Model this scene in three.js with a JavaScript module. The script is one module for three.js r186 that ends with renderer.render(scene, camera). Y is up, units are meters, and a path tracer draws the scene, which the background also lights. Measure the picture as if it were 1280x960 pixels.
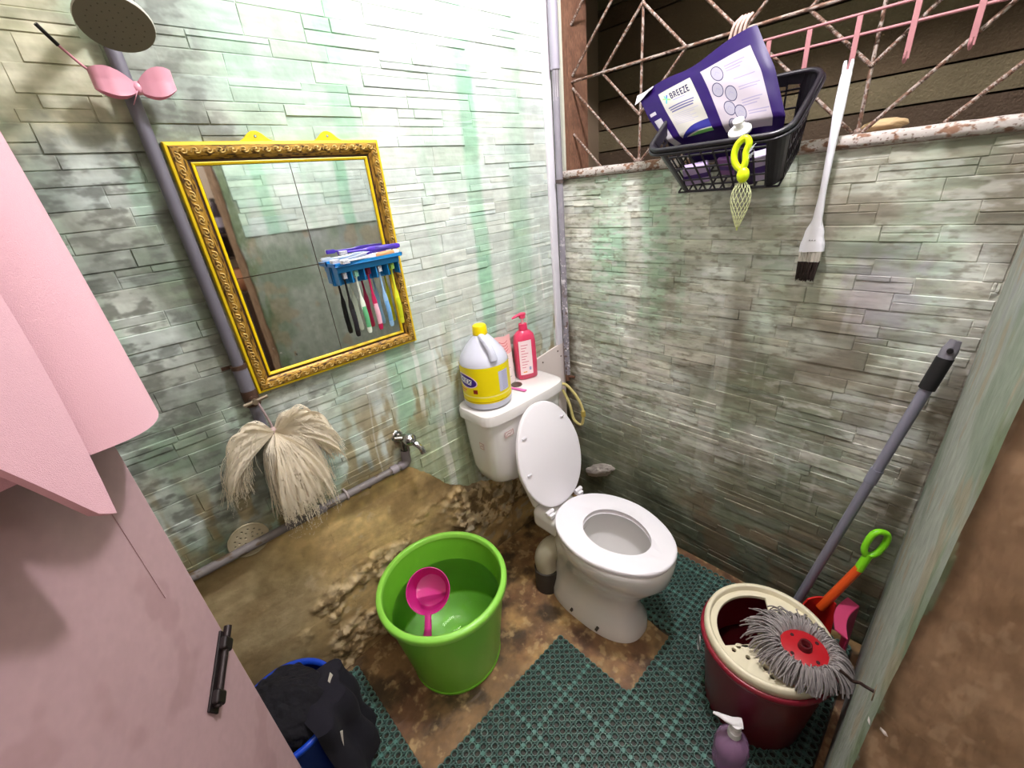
import * as THREE from 'three';
import { mergeGeometries, toCreasedNormals } from 'three/addons/utils/BufferGeometryUtils.js';
import { RoundedBoxGeometry } from 'three/addons/geometries/RoundedBoxGeometry.js';
import { RectAreaLightUniformsLib } from 'three/addons/lights/RectAreaLightUniformsLib.js';

// ---------- camera, lights, exposure ----------
// World: the corner of the mirror wall (z = 0) and the window wall (x = 0) stands at the origin, floor at y = 0.
const scene = new THREE.Scene();
scene.background = new THREE.Color(0x000000);
const renderer = new THREE.WebGLRenderer({ antialias: true });
renderer.toneMapping = THREE.LinearToneMapping;
renderer.toneMappingExposure = 1.05;
renderer.shadowMap.enabled = true;
renderer.shadowMap.type = THREE.PCFSoftShadowMap;
RectAreaLightUniformsLib.init();

const camera = new THREE.PerspectiveCamera(2 * Math.atan(480 / 528.97) * 180 / Math.PI, 1280 / 960, 0.01, 30);
{
  const yaw = 0.85269, pitch = 0.433827, roll = -0.10352;
  const fwd = new THREE.Vector3(Math.cos(yaw) * Math.cos(pitch), -Math.sin(pitch), -Math.sin(yaw) * Math.cos(pitch));
  const right0 = new THREE.Vector3(Math.sin(yaw), 0, Math.cos(yaw));
  const up0 = new THREE.Vector3().crossVectors(right0, fwd);
  camera.position.set(-1.3875, 1.5, 1.2);
  camera.up.copy(up0.multiplyScalar(Math.cos(roll)).addScaledVector(right0, -Math.sin(roll)));
  camera.lookAt(camera.position.clone().add(fwd));
  camera.updateMatrixWorld(true);
}

// bathroom bulb under the ceiling (its fitting is built with the ceiling) and the lamp of the passage outside the door
const BULB = [-0.58, 2.5, 0.76];
const bulbLight = new THREE.PointLight(0xfcf7ff, 6.2, 0, 2);
bulbLight.position.set(...BULB);
bulbLight.castShadow = true; bulbLight.shadow.radius = 3; bulbLight.shadow.mapSize.set(2048, 2048);
bulbLight.name = 'bulb_light';
scene.add(bulbLight);
const passLight = new THREE.RectAreaLight(0xfff4f0, 15, 1.2, 0.25);
passLight.position.set(-1.45, 2.475, 1.95); passLight.lookAt(-1.45, 0, 1.95);
passLight.name = 'passage_light';
scene.add(passLight);

// ---------- helpers ----------
const V = (x, y, z) => new THREE.Vector3(x, y, z);
const PI = Math.PI;
function rng(seed) { let a = seed >>> 0; return () => { a = (a + 0x6D2B79F5) >>> 0; let t = a; t = Math.imul(t ^ (t >>> 15), t | 1); t ^= t + Math.imul(t ^ (t >>> 7), t | 61); return ((t ^ (t >>> 14)) >>> 0) / 4294967296; }; }
const hash = (x, y, s) => { let h = Math.imul(x, 374761393) + Math.imul(y, 668265263) + Math.imul(s, 2147483647 % 97531); h = Math.imul(h ^ (h >>> 13), 1274126177); return ((h ^ (h >>> 16)) >>> 0) / 4294967296; };
function vn(x, y, s = 1) { const xi = Math.floor(x), yi = Math.floor(y); let fx = x - xi, fy = y - yi; fx = fx * fx * (3 - 2 * fx); fy = fy * fy * (3 - 2 * fy); const a = hash(xi, yi, s), b = hash(xi + 1, yi, s), c = hash(xi, yi + 1, s), d = hash(xi + 1, yi + 1, s); return a + (b - a) * fx + (c - a) * fy + (a - b - c + d) * fx * fy; }
function fbm(x, y, s = 1, o = 4) { let v = 0, a = 0.5, t = 0; for (let i = 0; i < o; i++) { v += a * vn(x, y, s + i); t += a; a *= 0.5; x = x * 2.03 + 7.1; y = y * 2.03 + 3.7; } return v / t; }
const cl = (v, a = 0, b = 1) => Math.max(a, Math.min(b, v));
const ss = (a, b, x) => { const t = cl((x - a) / (b - a)); return t * t * (3 - 2 * t); };
const mix = (a, b, t) => [a[0] + (b[0] - a[0]) * t, a[1] + (b[1] - a[1]) * t, a[2] + (b[2] - a[2]) * t];
function interp(pts, x) { if (x <= pts[0][0]) return pts[0][1]; for (let i = 1; i < pts.length; i++) if (x <= pts[i][0]) { const [x0, y0] = pts[i - 1], [x1, y1] = pts[i]; return y0 + (y1 - y0) * (x - x0) / (x1 - x0); } return pts[pts.length - 1][1]; }
// colour map: fn(u, v) gives sRGB 0..255
function colTex(w, h, fn, rep) { const d = new Uint8Array(w * h * 4); for (let j = 0; j < h; j++) for (let i = 0; i < w; i++) { const c = fn((i + 0.5) / w, (j + 0.5) / h), k = (j * w + i) * 4; d[k] = cl(c[0], 0, 255); d[k + 1] = cl(c[1], 0, 255); d[k + 2] = cl(c[2], 0, 255); d[k + 3] = 255; } const t = new THREE.DataTexture(d, w, h); t.colorSpace = THREE.SRGBColorSpace; t.magFilter = THREE.LinearFilter; t.minFilter = THREE.LinearMipmapLinearFilter; t.generateMipmaps = true; t.wrapS = t.wrapT = rep ? THREE.RepeatWrapping : THREE.ClampToEdgeWrapping; t.needsUpdate = true; return t; }
function greyTex(w, h, fn, rep) { const d = new Uint8Array(w * h * 4); for (let j = 0; j < h; j++) for (let i = 0; i < w; i++) { const c = cl(fn((i + 0.5) / w, (j + 0.5) / h)) * 255, k = (j * w + i) * 4; d[k] = d[k + 1] = d[k + 2] = c; d[k + 3] = 255; } const t = new THREE.DataTexture(d, w, h); t.magFilter = THREE.LinearFilter; t.minFilter = THREE.LinearMipmapLinearFilter; t.generateMipmaps = true; t.wrapS = t.wrapT = rep ? THREE.RepeatWrapping : THREE.ClampToEdgeWrapping; t.needsUpdate = true; return t; }
const std = (color, roughness = 0.6, o = {}) => new THREE.MeshStandardMaterial({ color, roughness, ...o });
const phys = (color, roughness = 0.4, o = {}) => new THREE.MeshPhysicalMaterial({ color, roughness, ...o });
const used = {};
function numbered(n) { const k = used[n] = (used[n] ?? -1) + 1; return k ? `${n}_${String(k).padStart(3, '0')}` : n; }
function mesh(name, geo, mat, parent) { const m = new THREE.Mesh(geo, mat); m.name = parent && parent !== scene ? name : numbered(name); m.castShadow = m.receiveShadow = true; (parent || scene).add(m); return m; }
function tag(o, label, category, group) { o.userData.label = label; o.userData.category = category; if (group) o.userData.group = group; return o; }
function thing(name, label, category, p = [0, 0, 0], ry = 0, group) { const g = new THREE.Group(); g.name = numbered(name); g.position.set(...p); g.rotation.y = ry; scene.add(g); return tag(g, label, category, group); }
function struct(name, geo, mat, parent) { const m = mesh(name, geo, mat, parent); m.userData.kind = 'structure'; return m; }
function sgroup(name) { const g = new THREE.Group(); g.name = name; g.userData.kind = 'structure'; scene.add(g); return g; }
function label(o, l) { o.userData.label = l; return o; }
function merge(list) { return mergeGeometries(list.map(g => { const n = g.index ? g.toNonIndexed() : g.clone(); for (const k of Object.keys(n.attributes)) if (!['position', 'normal', 'uv'].includes(k)) n.deleteAttribute(k); if (!n.attributes.uv) n.setAttribute('uv', new THREE.BufferAttribute(new Float32Array(n.attributes.position.count * 2), 2)); if (!n.attributes.normal) n.computeVertexNormals(); return n; })); }
// box between min and max corners
function bb(x0, y0, z0, x1, y1, z1, r = 0) { const w = x1 - x0, h = y1 - y0, d = z1 - z0; const g = r ? new RoundedBoxGeometry(w, h, d, 2, Math.min(r, w / 2.01, h / 2.01, d / 2.01)) : new THREE.BoxGeometry(w, h, d); g.translate((x0 + x1) / 2, (y0 + y1) / 2, (z0 + z1) / 2); return g; }
// box whose uv are metres
function bbm(x0, y0, z0, x1, y1, z1, s = 1) { const g = bb(x0, y0, z0, x1, y1, z1).toNonIndexed(), p = g.attributes.position, n = g.attributes.normal, u = g.attributes.uv; for (let i = 0; i < p.count; i++) { const ax = Math.abs(n.getX(i)), ay = Math.abs(n.getY(i)); if (ax > 0.5) u.setXY(i, p.getZ(i) * s, p.getY(i) * s); else if (ay > 0.5) u.setXY(i, p.getX(i) * s, p.getZ(i) * s); else u.setXY(i, p.getX(i) * s, p.getY(i) * s); } return g; }
function rod(a, b, r, r2 = r, seg = 10) { const A = V(...a), B = V(...b), d = B.clone().sub(A), g = new THREE.CylinderGeometry(r2, r, d.length(), seg); g.applyQuaternion(new THREE.Quaternion().setFromUnitVectors(V(0, 1, 0), d.normalize())); const m = A.add(B).multiplyScalar(0.5); return g.translate(m.x, m.y, m.z); }
// bar with a rectangular section between two points, "w" across the side direction, "t" along the other
function bar(a, b, w, t, side) { const A = V(...a), B = V(...b), d = B.clone().sub(A), L = d.length(), y = d.normalize(), x = V(...side).addScaledVector(y, -V(...side).dot(y)).normalize(), z = V(0, 0, 0).crossVectors(x, y); const g = new THREE.BoxGeometry(w, L, t); g.applyMatrix4(new THREE.Matrix4().makeBasis(x, y, z)); const m = A.add(B).multiplyScalar(0.5); return g.translate(m.x, m.y, m.z); }
function tube(pts, r, seg = 24, rad = 8, closed = false) { return new THREE.TubeGeometry(new THREE.CatmullRomCurve3(pts.map(p => V(...p)), closed), seg, r, rad, closed); }
function lathe(pts, seg = 40) { return new THREE.LatheGeometry(pts.map(p => new THREE.Vector2(p[0], p[1])), seg); }
// swept body: stations [x,y,z, rx, ry]; section is an ellipse (power p) with rx along "side" and ry across
function sweep(st, side = [1, 0, 0], rad = 14, sub = 5, pw = 2) {
  const n = (st.length - 1) * sub + 1, c = new THREE.CatmullRomCurve3(st.map(s => V(s[0], s[1], s[2])), false, 'centripetal'); const pos = [], uv = [], idx = [];
  const S0 = V(...side);
  for (let i = 0; i < n; i++) {
    const k = i / sub, a = Math.min(Math.floor(k), st.length - 2), f = k - a; const g = f * f * (3 - 2 * f);
    const rx = st[a][3] + (st[a + 1][3] - st[a][3]) * g, ry = st[a][4] + (st[a + 1][4] - st[a][4]) * g;
    const u = k / (st.length - 1), p = c.getPoint(u), t = c.getTangent(u), x = S0.clone().addScaledVector(t, -S0.dot(t)).normalize(), y = V(0, 0, 0).crossVectors(t, x);
    for (let j = 0; j <= rad; j++) { const q = j / rad * 2 * PI, cc = Math.cos(q), sn = Math.sin(q), ex = Math.sign(cc) * Math.pow(Math.abs(cc), 2 / pw), ey = Math.sign(sn) * Math.pow(Math.abs(sn), 2 / pw); const w = p.clone().addScaledVector(x, ex * rx).addScaledVector(y, ey * ry); pos.push(w.x, w.y, w.z); uv.push(j / rad, u); }
  }
  for (let i = 0; i < n - 1; i++) for (let j = 0; j < rad; j++) { const a = i * (rad + 1) + j, b = a + rad + 1; idx.push(a, a + 1, b, b, a + 1, b + 1); }
  for (const [row, fl] of [[0, 1], [n - 1, 0]]) { const ci = pos.length / 3; let x = 0, y = 0, z = 0; for (let j = 0; j < rad; j++) { const k = (row * (rad + 1) + j) * 3; x += pos[k]; y += pos[k + 1]; z += pos[k + 2]; } pos.push(x / rad, y / rad, z / rad); uv.push(0.5, fl ? 0 : 1); for (let j = 0; j < rad; j++) { const a = row * (rad + 1) + j; fl ? idx.push(ci, a + 1, a) : idx.push(ci, a, a + 1); } }
  const g = new THREE.BufferGeometry(); g.setAttribute('position', new THREE.Float32BufferAttribute(pos, 3)); g.setAttribute('uv', new THREE.Float32BufferAttribute(uv, 2)); g.setIndex(idx); g.computeVertexNormals(); return toCreasedNormals(g, 0.9);
}
// surface over (u, v) in 0..1 from fn -> [x,y,z]
function surf(nu, nv, fn, closeU = false) { const pos = [], uv = [], idx = []; for (let j = 0; j <= nv; j++) for (let i = 0; i <= nu; i++) { const p = fn(i / nu, j / nv); pos.push(...p); uv.push(i / nu, j / nv); } for (let j = 0; j < nv; j++) for (let i = 0; i < nu; i++) { const a = j * (nu + 1) + i, b = a + nu + 1; idx.push(a, a + 1, b, b, a + 1, b + 1); } const g = new THREE.BufferGeometry(); g.setAttribute('position', new THREE.Float32BufferAttribute(pos, 3)); g.setAttribute('uv', new THREE.Float32BufferAttribute(uv, 2)); g.setIndex(idx); g.computeVertexNormals(); return g; }
// loft of rings [y, xc, zc, rx, rz, power]
function loft(rings, seg = 48, capBottom = true, capTop = false) {
  const pos = [], idx = [], uv = []; rings.forEach(([y, xc, zc, rx, rz, pw = 2], r) => { for (let j = 0; j <= seg; j++) { const q = j / seg * 2 * PI, c = Math.cos(q), s = Math.sin(q); pos.push(xc + Math.sign(c) * Math.pow(Math.abs(c), 2 / pw) * rx, y, zc + Math.sign(s) * Math.pow(Math.abs(s), 2 / pw) * rz); uv.push(j / seg, r / (rings.length - 1)); } });
  for (let i = 0; i < rings.length - 1; i++) for (let j = 0; j < seg; j++) { const a = i * (seg + 1) + j, b = a + seg + 1; idx.push(a, b, a + 1, b, b + 1, a + 1); }
  const cap = (row, up) => { const [y, xc, zc] = rings[row], ci = pos.length / 3; pos.push(xc, y, zc); uv.push(0.5, 0.5); for (let j = 0; j < seg; j++) { const a = row * (seg + 1) + j; up ? idx.push(ci, a + 1, a) : idx.push(ci, a, a + 1); } };
  if (capBottom) cap(0, false); if (capTop) cap(rings.length - 1, true);
  const g = new THREE.BufferGeometry(); g.setAttribute('position', new THREE.Float32BufferAttribute(pos, 3)); g.setAttribute('uv', new THREE.Float32BufferAttribute(uv, 2)); g.setIndex(idx); g.computeVertexNormals(); return toCreasedNormals(g, 0.8);
}
function canvasTex(w, h, draw) { const c = document.createElement('canvas'); c.width = w; c.height = h; const x = c.getContext('2d'); draw(x, w, h); const t = new THREE.CanvasTexture(c); t.colorSpace = THREE.SRGBColorSpace; t.anisotropy = 4; return t; }

// ---------- the setting ----------
const ROOM_H = 2.6, WZ = 1.2525, JX = -0.89;
// lower limit of the wallpaper on the mirror wall: below it the paper has come off the cement
const paperEdge = [[-2.3, 0.67], [-1.5, 0.67], [-1.12, 0.65], [-0.876, 0.655], [-0.807, 0.59], [-0.758, 0.525], [-0.69, 0.45], [-0.617, 0.41], [-0.41, 0.33], [0, 0.3]];
const edgeAt = x => interp(paperEdge, x) + (fbm(x * 22, 1.5, 5, 3) - 0.5) * 0.07;

// crumbled render low on the mirror wall
const crumb = (x, y) => ss(0.46, 0.6, fbm(x * 8 + 2, y * 9, 91, 4)) * ss(0.46, 0.36, y - 0.14 * (x + 0.9)) * ss(-1.4, -1.25, x);
function leftColour(x, y) {
  const e = edgeAt(x);
  const g1 = fbm(x * 5, y * 5, 11, 3), g2 = fbm(x * 40, y * 40, 12, 3), gr = fbm(x * 14, y * 120, 13, 3);
  if (y > e) {
    let c = mix([192, 203, 194], [213, 220, 213], g1);
    // green dye bands that run down the paper
    for (const [xb, w, k] of [[-0.812, 0.034, 0.75], [-0.408, 0.036, 0.85], [-1.27, 0.03, 0.6], [-0.6, 0.02, 0.2], [-0.2, 0.05, 0.3], [-1.02, 0.05, 0.18]]) { const q = Math.abs(x - xb - 0.02 * (y - 1.7) - (vn(y * 9, xb * 31, 4) - 0.5) * 0.016) / w; if (q < 1.2) c = mix(c, [148, 196, 164], k * ss(1.15, 0.55, q) * (0.45 + 0.75 * vn(y * 14, xb * 13, 9))); }
    c = mix(c, [156, 190, 162], 0.55 * ss(0.5, 0.75, fbm(x * 9, y * 1.7, 14, 3)));
    // grey and moss-green mottling towards the door
    const door = ss(-0.95, -1.25, x + 0.5 * (g1 - 0.5));
    if (door > 0) { c = mix(c, [136, 142, 132], 0.95 * door * ss(0.25, 0.7, fbm(x * 11, y * 7, 15, 5))); c = mix(c, [104, 126, 100], 0.7 * ss(0.42, 0.75, fbm(x * 7 + 3, y * 5, 16, 5)) * ss(-1.05, -1.25, x)); c = mix(c, [104, 108, 100], 0.7 * door * ss(0.45, 0.7, fbm(x * 34, y * 60, 29, 4))); }
    // yellow-brown splashes and runs over the tap
    if (y < 1.35) c = mix(c, [139, 122, 82], 0.7 * ss(0.46, 0.66, fbm(x * 26, y * 9, 17, 3)) * ss(1.08, 0.78, y + 0.5 * (fbm(x * 4, y * 4, 18, 3) - 0.5)));
    c = mix(c, [120, 104, 66], 0.6 * ss(0.09, 0.02, y - e) * ss(0.35, 0.6, g2));
    // green paint brushed down between the tap and the cistern
    if (x > -0.9 && x < -0.5 && y < 0.9) { const pa = ss(-0.88, -0.82, x) * ss(-0.56, -0.6, x) * ss(0.8, 0.72, y + 0.16 * (fbm(x * 9, 2, 19) - 0.5)); c = mix(c, mix([150, 165, 132], [186, 194, 164], fbm(x * 60, y * 6, 20, 3)), 0.85 * pa); }
    // white lime runs
    if (y < 1.5) c = mix(c, [226, 226, 220], 0.7 * ss(0.7, 0.8, vn(x * 55 + 3 * vn(y * 4, x * 3, 8), 3, 21)) * ss(0.45, 0.75, vn(x * 31, y * 3.2, 22)) * ss(1.5, 1.1, y));
    // rough yellowish plaster above the shower
    if (x < -1.15 && y > 1.5) c = mix(c, mix([170, 170, 134], [218, 214, 188], g2), 0.85 * ss(-1.24, -1.33, x + 0.16 * (g1 - 0.5)) * ss(1.6, 1.72, y + 0.1 * (g2 - 0.5)));
    const k = 0.89 + 0.16 * gr + 0.14 * (g2 - 0.5); return [c[0] * k, c[1] * k, c[2] * k];
  }
  let c = mix([184, 154, 104], [206, 178, 124], g1);
  c = mix(c, [240, 214, 148], 0.9 * ss(0.38, 0.6, fbm(x * 6 + 2, y * 9, 23)) * ss(0.24, 0.06, e - y) * ss(-1.2, -1.02, x) * ss(-0.6, -0.72, x));
  c = mix(c, [164, 152, 122], 0.75 * ss(-1.1, -1.35, x + 0.3 * (g1 - 0.5)) * (0.5 + 0.5 * g2));
  c = mix(c, [82, 66, 42], 0.8 * ss(0.48, 0.66, fbm(x * 8, y * 8, 24)) * ss(-0.95, -0.62, x));
  c = mix(c, [134, 110, 72], 0.6 * ss(0.5, 0.7, fbm(x * 4 + 9, y * 6, 25, 3)));
  c = mix(c, [200, 180, 142], 0.85 * ss(0.58, 0.7, fbm(x * 30, y * 30, 26, 4)) * ss(0.5, 0.62, fbm(x * 5 + 1, y * 5 + 2, 27, 3)));
  c = mix(c, [214, 194, 156], 0.8 * crumb(x, y) * ss(0.44, 0.6, fbm(x * 44, y * 44, 94, 4)));
  c = mix(c, [92, 74, 48], 0.6 * crumb(x, y) * ss(0.5, 0.36, fbm(x * 44, y * 44, 94, 4)));
  if (x > -0.9) c = mix(c, [172, 162, 140], 0.7 * ss(0.55, 0.68, fbm(x * 24, y * 24, 28, 3)) * ss(-0.86, -0.72, x) * ss(0.5, 0.3, y));
  const k = 0.86 + 0.28 * g2; return [c[0] * k, c[1] * k, c[2] * k];
}
function backColour(z, y) {
  const g1 = fbm(z * 5, y * 5, 31, 3), g2 = fbm(z * 42, y * 42, 32, 3), gr = fbm(z * 9, y * 120, 33, 4);
  let c = mix([190, 192, 177], [220, 222, 211], ss(0.3, 0.7, fbm(z * 7, y * 16, 34, 3)));
  c = mix(c, [114, 105, 89], 0.85 * ss(0.34, 0.68, fbm(z * 6 + 5, y * 8, 35, 3)) * ss(0.4, 0.9, z + 0.5 * (g1 - 0.5)));
  // green dye bands by the corner
  for (const [zb, w, k] of [[0.24, 0.09, 0.7], [0.43, 0.06, 0.8], [0.52, 0.02, 0.4], [0.8, 0.05, 0.22], [1.12, 0.08, 0.25]]) { const q = Math.abs(z - zb - (vn(y * 7, zb * 31, 4) - 0.5) * 0.03) / w; if (q < 1.15) c = mix(c, [160, 205, 173], k * ss(1.1, 0.5, q) * (0.35 + 0.75 * vn(y * 10, zb * 13, 9)) * ss(0.75, 1.15, y + 0.3 * (g1 - 0.5))); }
  c = mix(c, [146, 164, 138], 0.5 * ss(0.45, 0.72, fbm(z * 6 + 2, y * 4, 36, 3)));
  // fine dark flecks along the grain, pale lime
  c = mix(c, [112, 106, 90], 0.5 * ss(0.48, 0.78, fbm(z * 46, y * 110, 37, 5)));
  c = mix(c, [128, 126, 108], 0.35 * ss(0.45, 0.75, fbm(z * 14, y * 40, 30, 5)));
  c = mix(c, [208, 206, 200], 0.6 * ss(0.5, 0.72, fbm(z * 26, y * 70, 38, 4)) * ss(0.35, 0.6, fbm(z * 3, y * 3, 39, 2)));
  c = mix(c, [206, 206, 198], 0.5 * ss(0.72, 0.86, vn(z * 40 + 2 * vn(y * 3, z * 5, 8), 3, 40)) * ss(0.35, 0.75, vn(z * 37, y * 3.4, 41)) * ss(1.3, 1.0, y) * ss(0.25, 0.5, y) * (0.4 + g2));
  c = mix(c, [178, 172, 180], 0.7 * ss(0.13, 0.04, Math.hypot(z - 1.06, (y - 1.16) * 0.9) + 0.1 * (g2 - 0.5)));
  // damp moss and mud near the floor
  const low = fbm(z * 6, y * 6, 42, 4);
  c = mix(c, [106, 112, 88], 0.8 * ss(0.62, 0.32, y + 0.45 * (low - 0.5)) * (0.55 + 0.6 * g2));
  c = mix(c, [66, 72, 56], 0.85 * ss(0.3, 0.12, y + 0.3 * (fbm(z * 10, y * 8, 43) - 0.5)) * (0.55 + 0.6 * g2));
  c = mix(c, [118, 96, 72], 0.6 * ss(0.45, 0.65, fbm(z * 13, y * 16, 44, 3)) * ss(0.5, 0.25, y) * ss(0.5, 0.7, z));
  if (z < 0.14) c = mix(c, [78, 62, 44], 0.7 * ss(0.1, 0.02, z + 0.06 * (g2 - 0.5)) * ss(1.0, 0.85, y));
  const k = 0.84 + 0.28 * gr + 0.08 * (g2 - 0.5); return [c[0] * k, c[1] * k, c[2] * k];
}
// partition beside the door: s runs from the window wall to its end, then round onto the raw cement of the door jamb
function rightColour(s, y) {
  const g1 = fbm(s * 6, y * 5, 51, 3), g2 = fbm(s * 60, y * 60, 52, 3), st = fbm(s * 34, y * 3, 53, 4);
  const edge = -JX + 0.02 * (fbm(y * 16, 3, 54, 3) - 0.5);
  if (s < edge) {
    let c = mix([126, 132, 120], [152, 155, 145], st);
    c = mix(c, [100, 114, 94], 0.6 * ss(0.5, 0.7, g1));
    c = mix(c, [142, 142, 146], 0.45 * ss(0.5, 0.7, fbm(s * 9, y * 2, 55, 3)));
    c = mix(c, [84, 100, 66], 0.75 * ss(0.1, 0.02, edge - s + 0.06 * (g2 - 0.5)) * ss(0.35, 0.6, fbm(s * 30, y * 12, 56, 3)));
    c = mix(c, [142, 122, 96], 0.5 * ss(0.6, 0.72, fbm(s * 12, y * 9, 57, 3)));
    const k = 0.9 + 0.18 * g2; return [c[0] * k, c[1] * k, c[2] * k];
  }
  let c = mix([136, 114, 88], [160, 136, 108], fbm(s * 40, y * 40, 58, 4));
  c = mix(c, [118, 96, 70], 0.6 * ss(0.45, 0.7, fbm(s * 15, y * 12, 59, 3)));
  c = mix(c, [176, 156, 128], 0.5 * ss(0.6, 0.7, fbm(s * 70, y * 36, 60, 3)));
  c = mix(c, [86, 68, 46], 0.7 * ss(0.016, 0.002, s - edge));
  const k = 0.9 + 0.2 * g2; return [c[0] * k, c[1] * k, c[2] * k];
}
// outline of the ring mat, with the pieces cut out for bucket corner and toilet foot
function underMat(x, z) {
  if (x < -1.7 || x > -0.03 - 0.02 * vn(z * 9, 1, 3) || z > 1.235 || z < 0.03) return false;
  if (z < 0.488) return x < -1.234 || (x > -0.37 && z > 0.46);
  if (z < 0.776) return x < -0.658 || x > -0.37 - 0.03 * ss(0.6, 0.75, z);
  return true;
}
function floorColour(x, z) {
  const g1 = fbm(x * 6, z * 6, 71), g2 = fbm(x * 50, z * 50, 72, 3);
  let c = mix([108, 80, 52], [142, 112, 74], g1);
  c = mix(c, [186, 150, 92], 0.85 * ss(0.3, 0.75, fbm(x * 9 + 4, z * 9, 73, 6)) * ss(-0.95, -0.8, x));
  c = mix(c, [50, 38, 24], 0.8 * ss(0.48, 0.76, fbm(x * 13, z * 13, 74, 6)));
  c = mix(c, [96, 62, 46], 0.6 * ss(0.45, 0.7, fbm(x * 5 + 1, z * 7, 75)));
  c = mix(c, [205, 180, 130], 0.5 * ss(0.56, 0.76, fbm(x * 40, z * 40, 76, 4)));
  // floor colour turned mottled near-black within the mat outline, so ring holes look dark
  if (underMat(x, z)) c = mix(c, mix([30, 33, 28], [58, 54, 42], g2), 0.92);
  const k = 0.84 + 0.3 * g2; return [c[0] * k, c[1] * k, c[2] * k];
}
const texLeft = colTex(1050, 1260, (u, v) => leftColour(-1.75 + 1.75 * u, v * 2.1));
const texBack = colTex(800, 990, (u, v) => backColour(u * 1.25, v * 1.55));
const texRight = colTex(530, 1000, (u, v) => rightColour(u * 1.06, v * 2.6));
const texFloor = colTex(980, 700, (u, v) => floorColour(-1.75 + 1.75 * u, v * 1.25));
const grainBump = greyTex(512, 512, (u, v) => { const q = (a, b) => fbm(a * 6, b * 60, 81, 4) * 0.6 + fbm(a * 50, b * 70, 82, 3) * 0.4; return q(u, v); }, true);
grainBump.repeat.set(3, 3);
const cementBump = greyTex(512, 512, (u, v) => fbm(u * 40, v * 40, 83, 5), true); cementBump.repeat.set(3, 3);
const matLeft = std(0xffffff, 0.72, { map: texLeft, bumpMap: grainBump, bumpScale: 0.0018 });
const matLeftStone = std(0xffffff, 0.66, { map: texLeft, bumpMap: grainBump, bumpScale: 0.0018, vertexColors: true });
const matBack = std(0xffffff, 0.75, { map: texBack, bumpMap: grainBump, bumpScale: 0.0015 });
const matBackStone = std(0xffffff, 0.68, { map: texBack, bumpMap: grainBump, bumpScale: 0.0015, vertexColors: true });
const matRight = std(0xffffff, 0.8, { map: texRight, bumpMap: cementBump, bumpScale: 0.002 });
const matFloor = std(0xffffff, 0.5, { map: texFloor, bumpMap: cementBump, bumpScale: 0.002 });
const matPlaster = std(0xcfcabd, 0.9);
const matCeil = std(0xd9d6cc, 0.9);

// projected size in the photograph's frame, used only to choose which stones are separate parts
function shownSize(p, area) { const q = V(...p).project(camera); const d = V(...p).distanceTo(camera.position); return Math.abs(q.x) < 1.08 && Math.abs(q.y) < 1.08 && q.z < 1 ? area / (d * d) : area / (d * d) * 0.001; }

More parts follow.
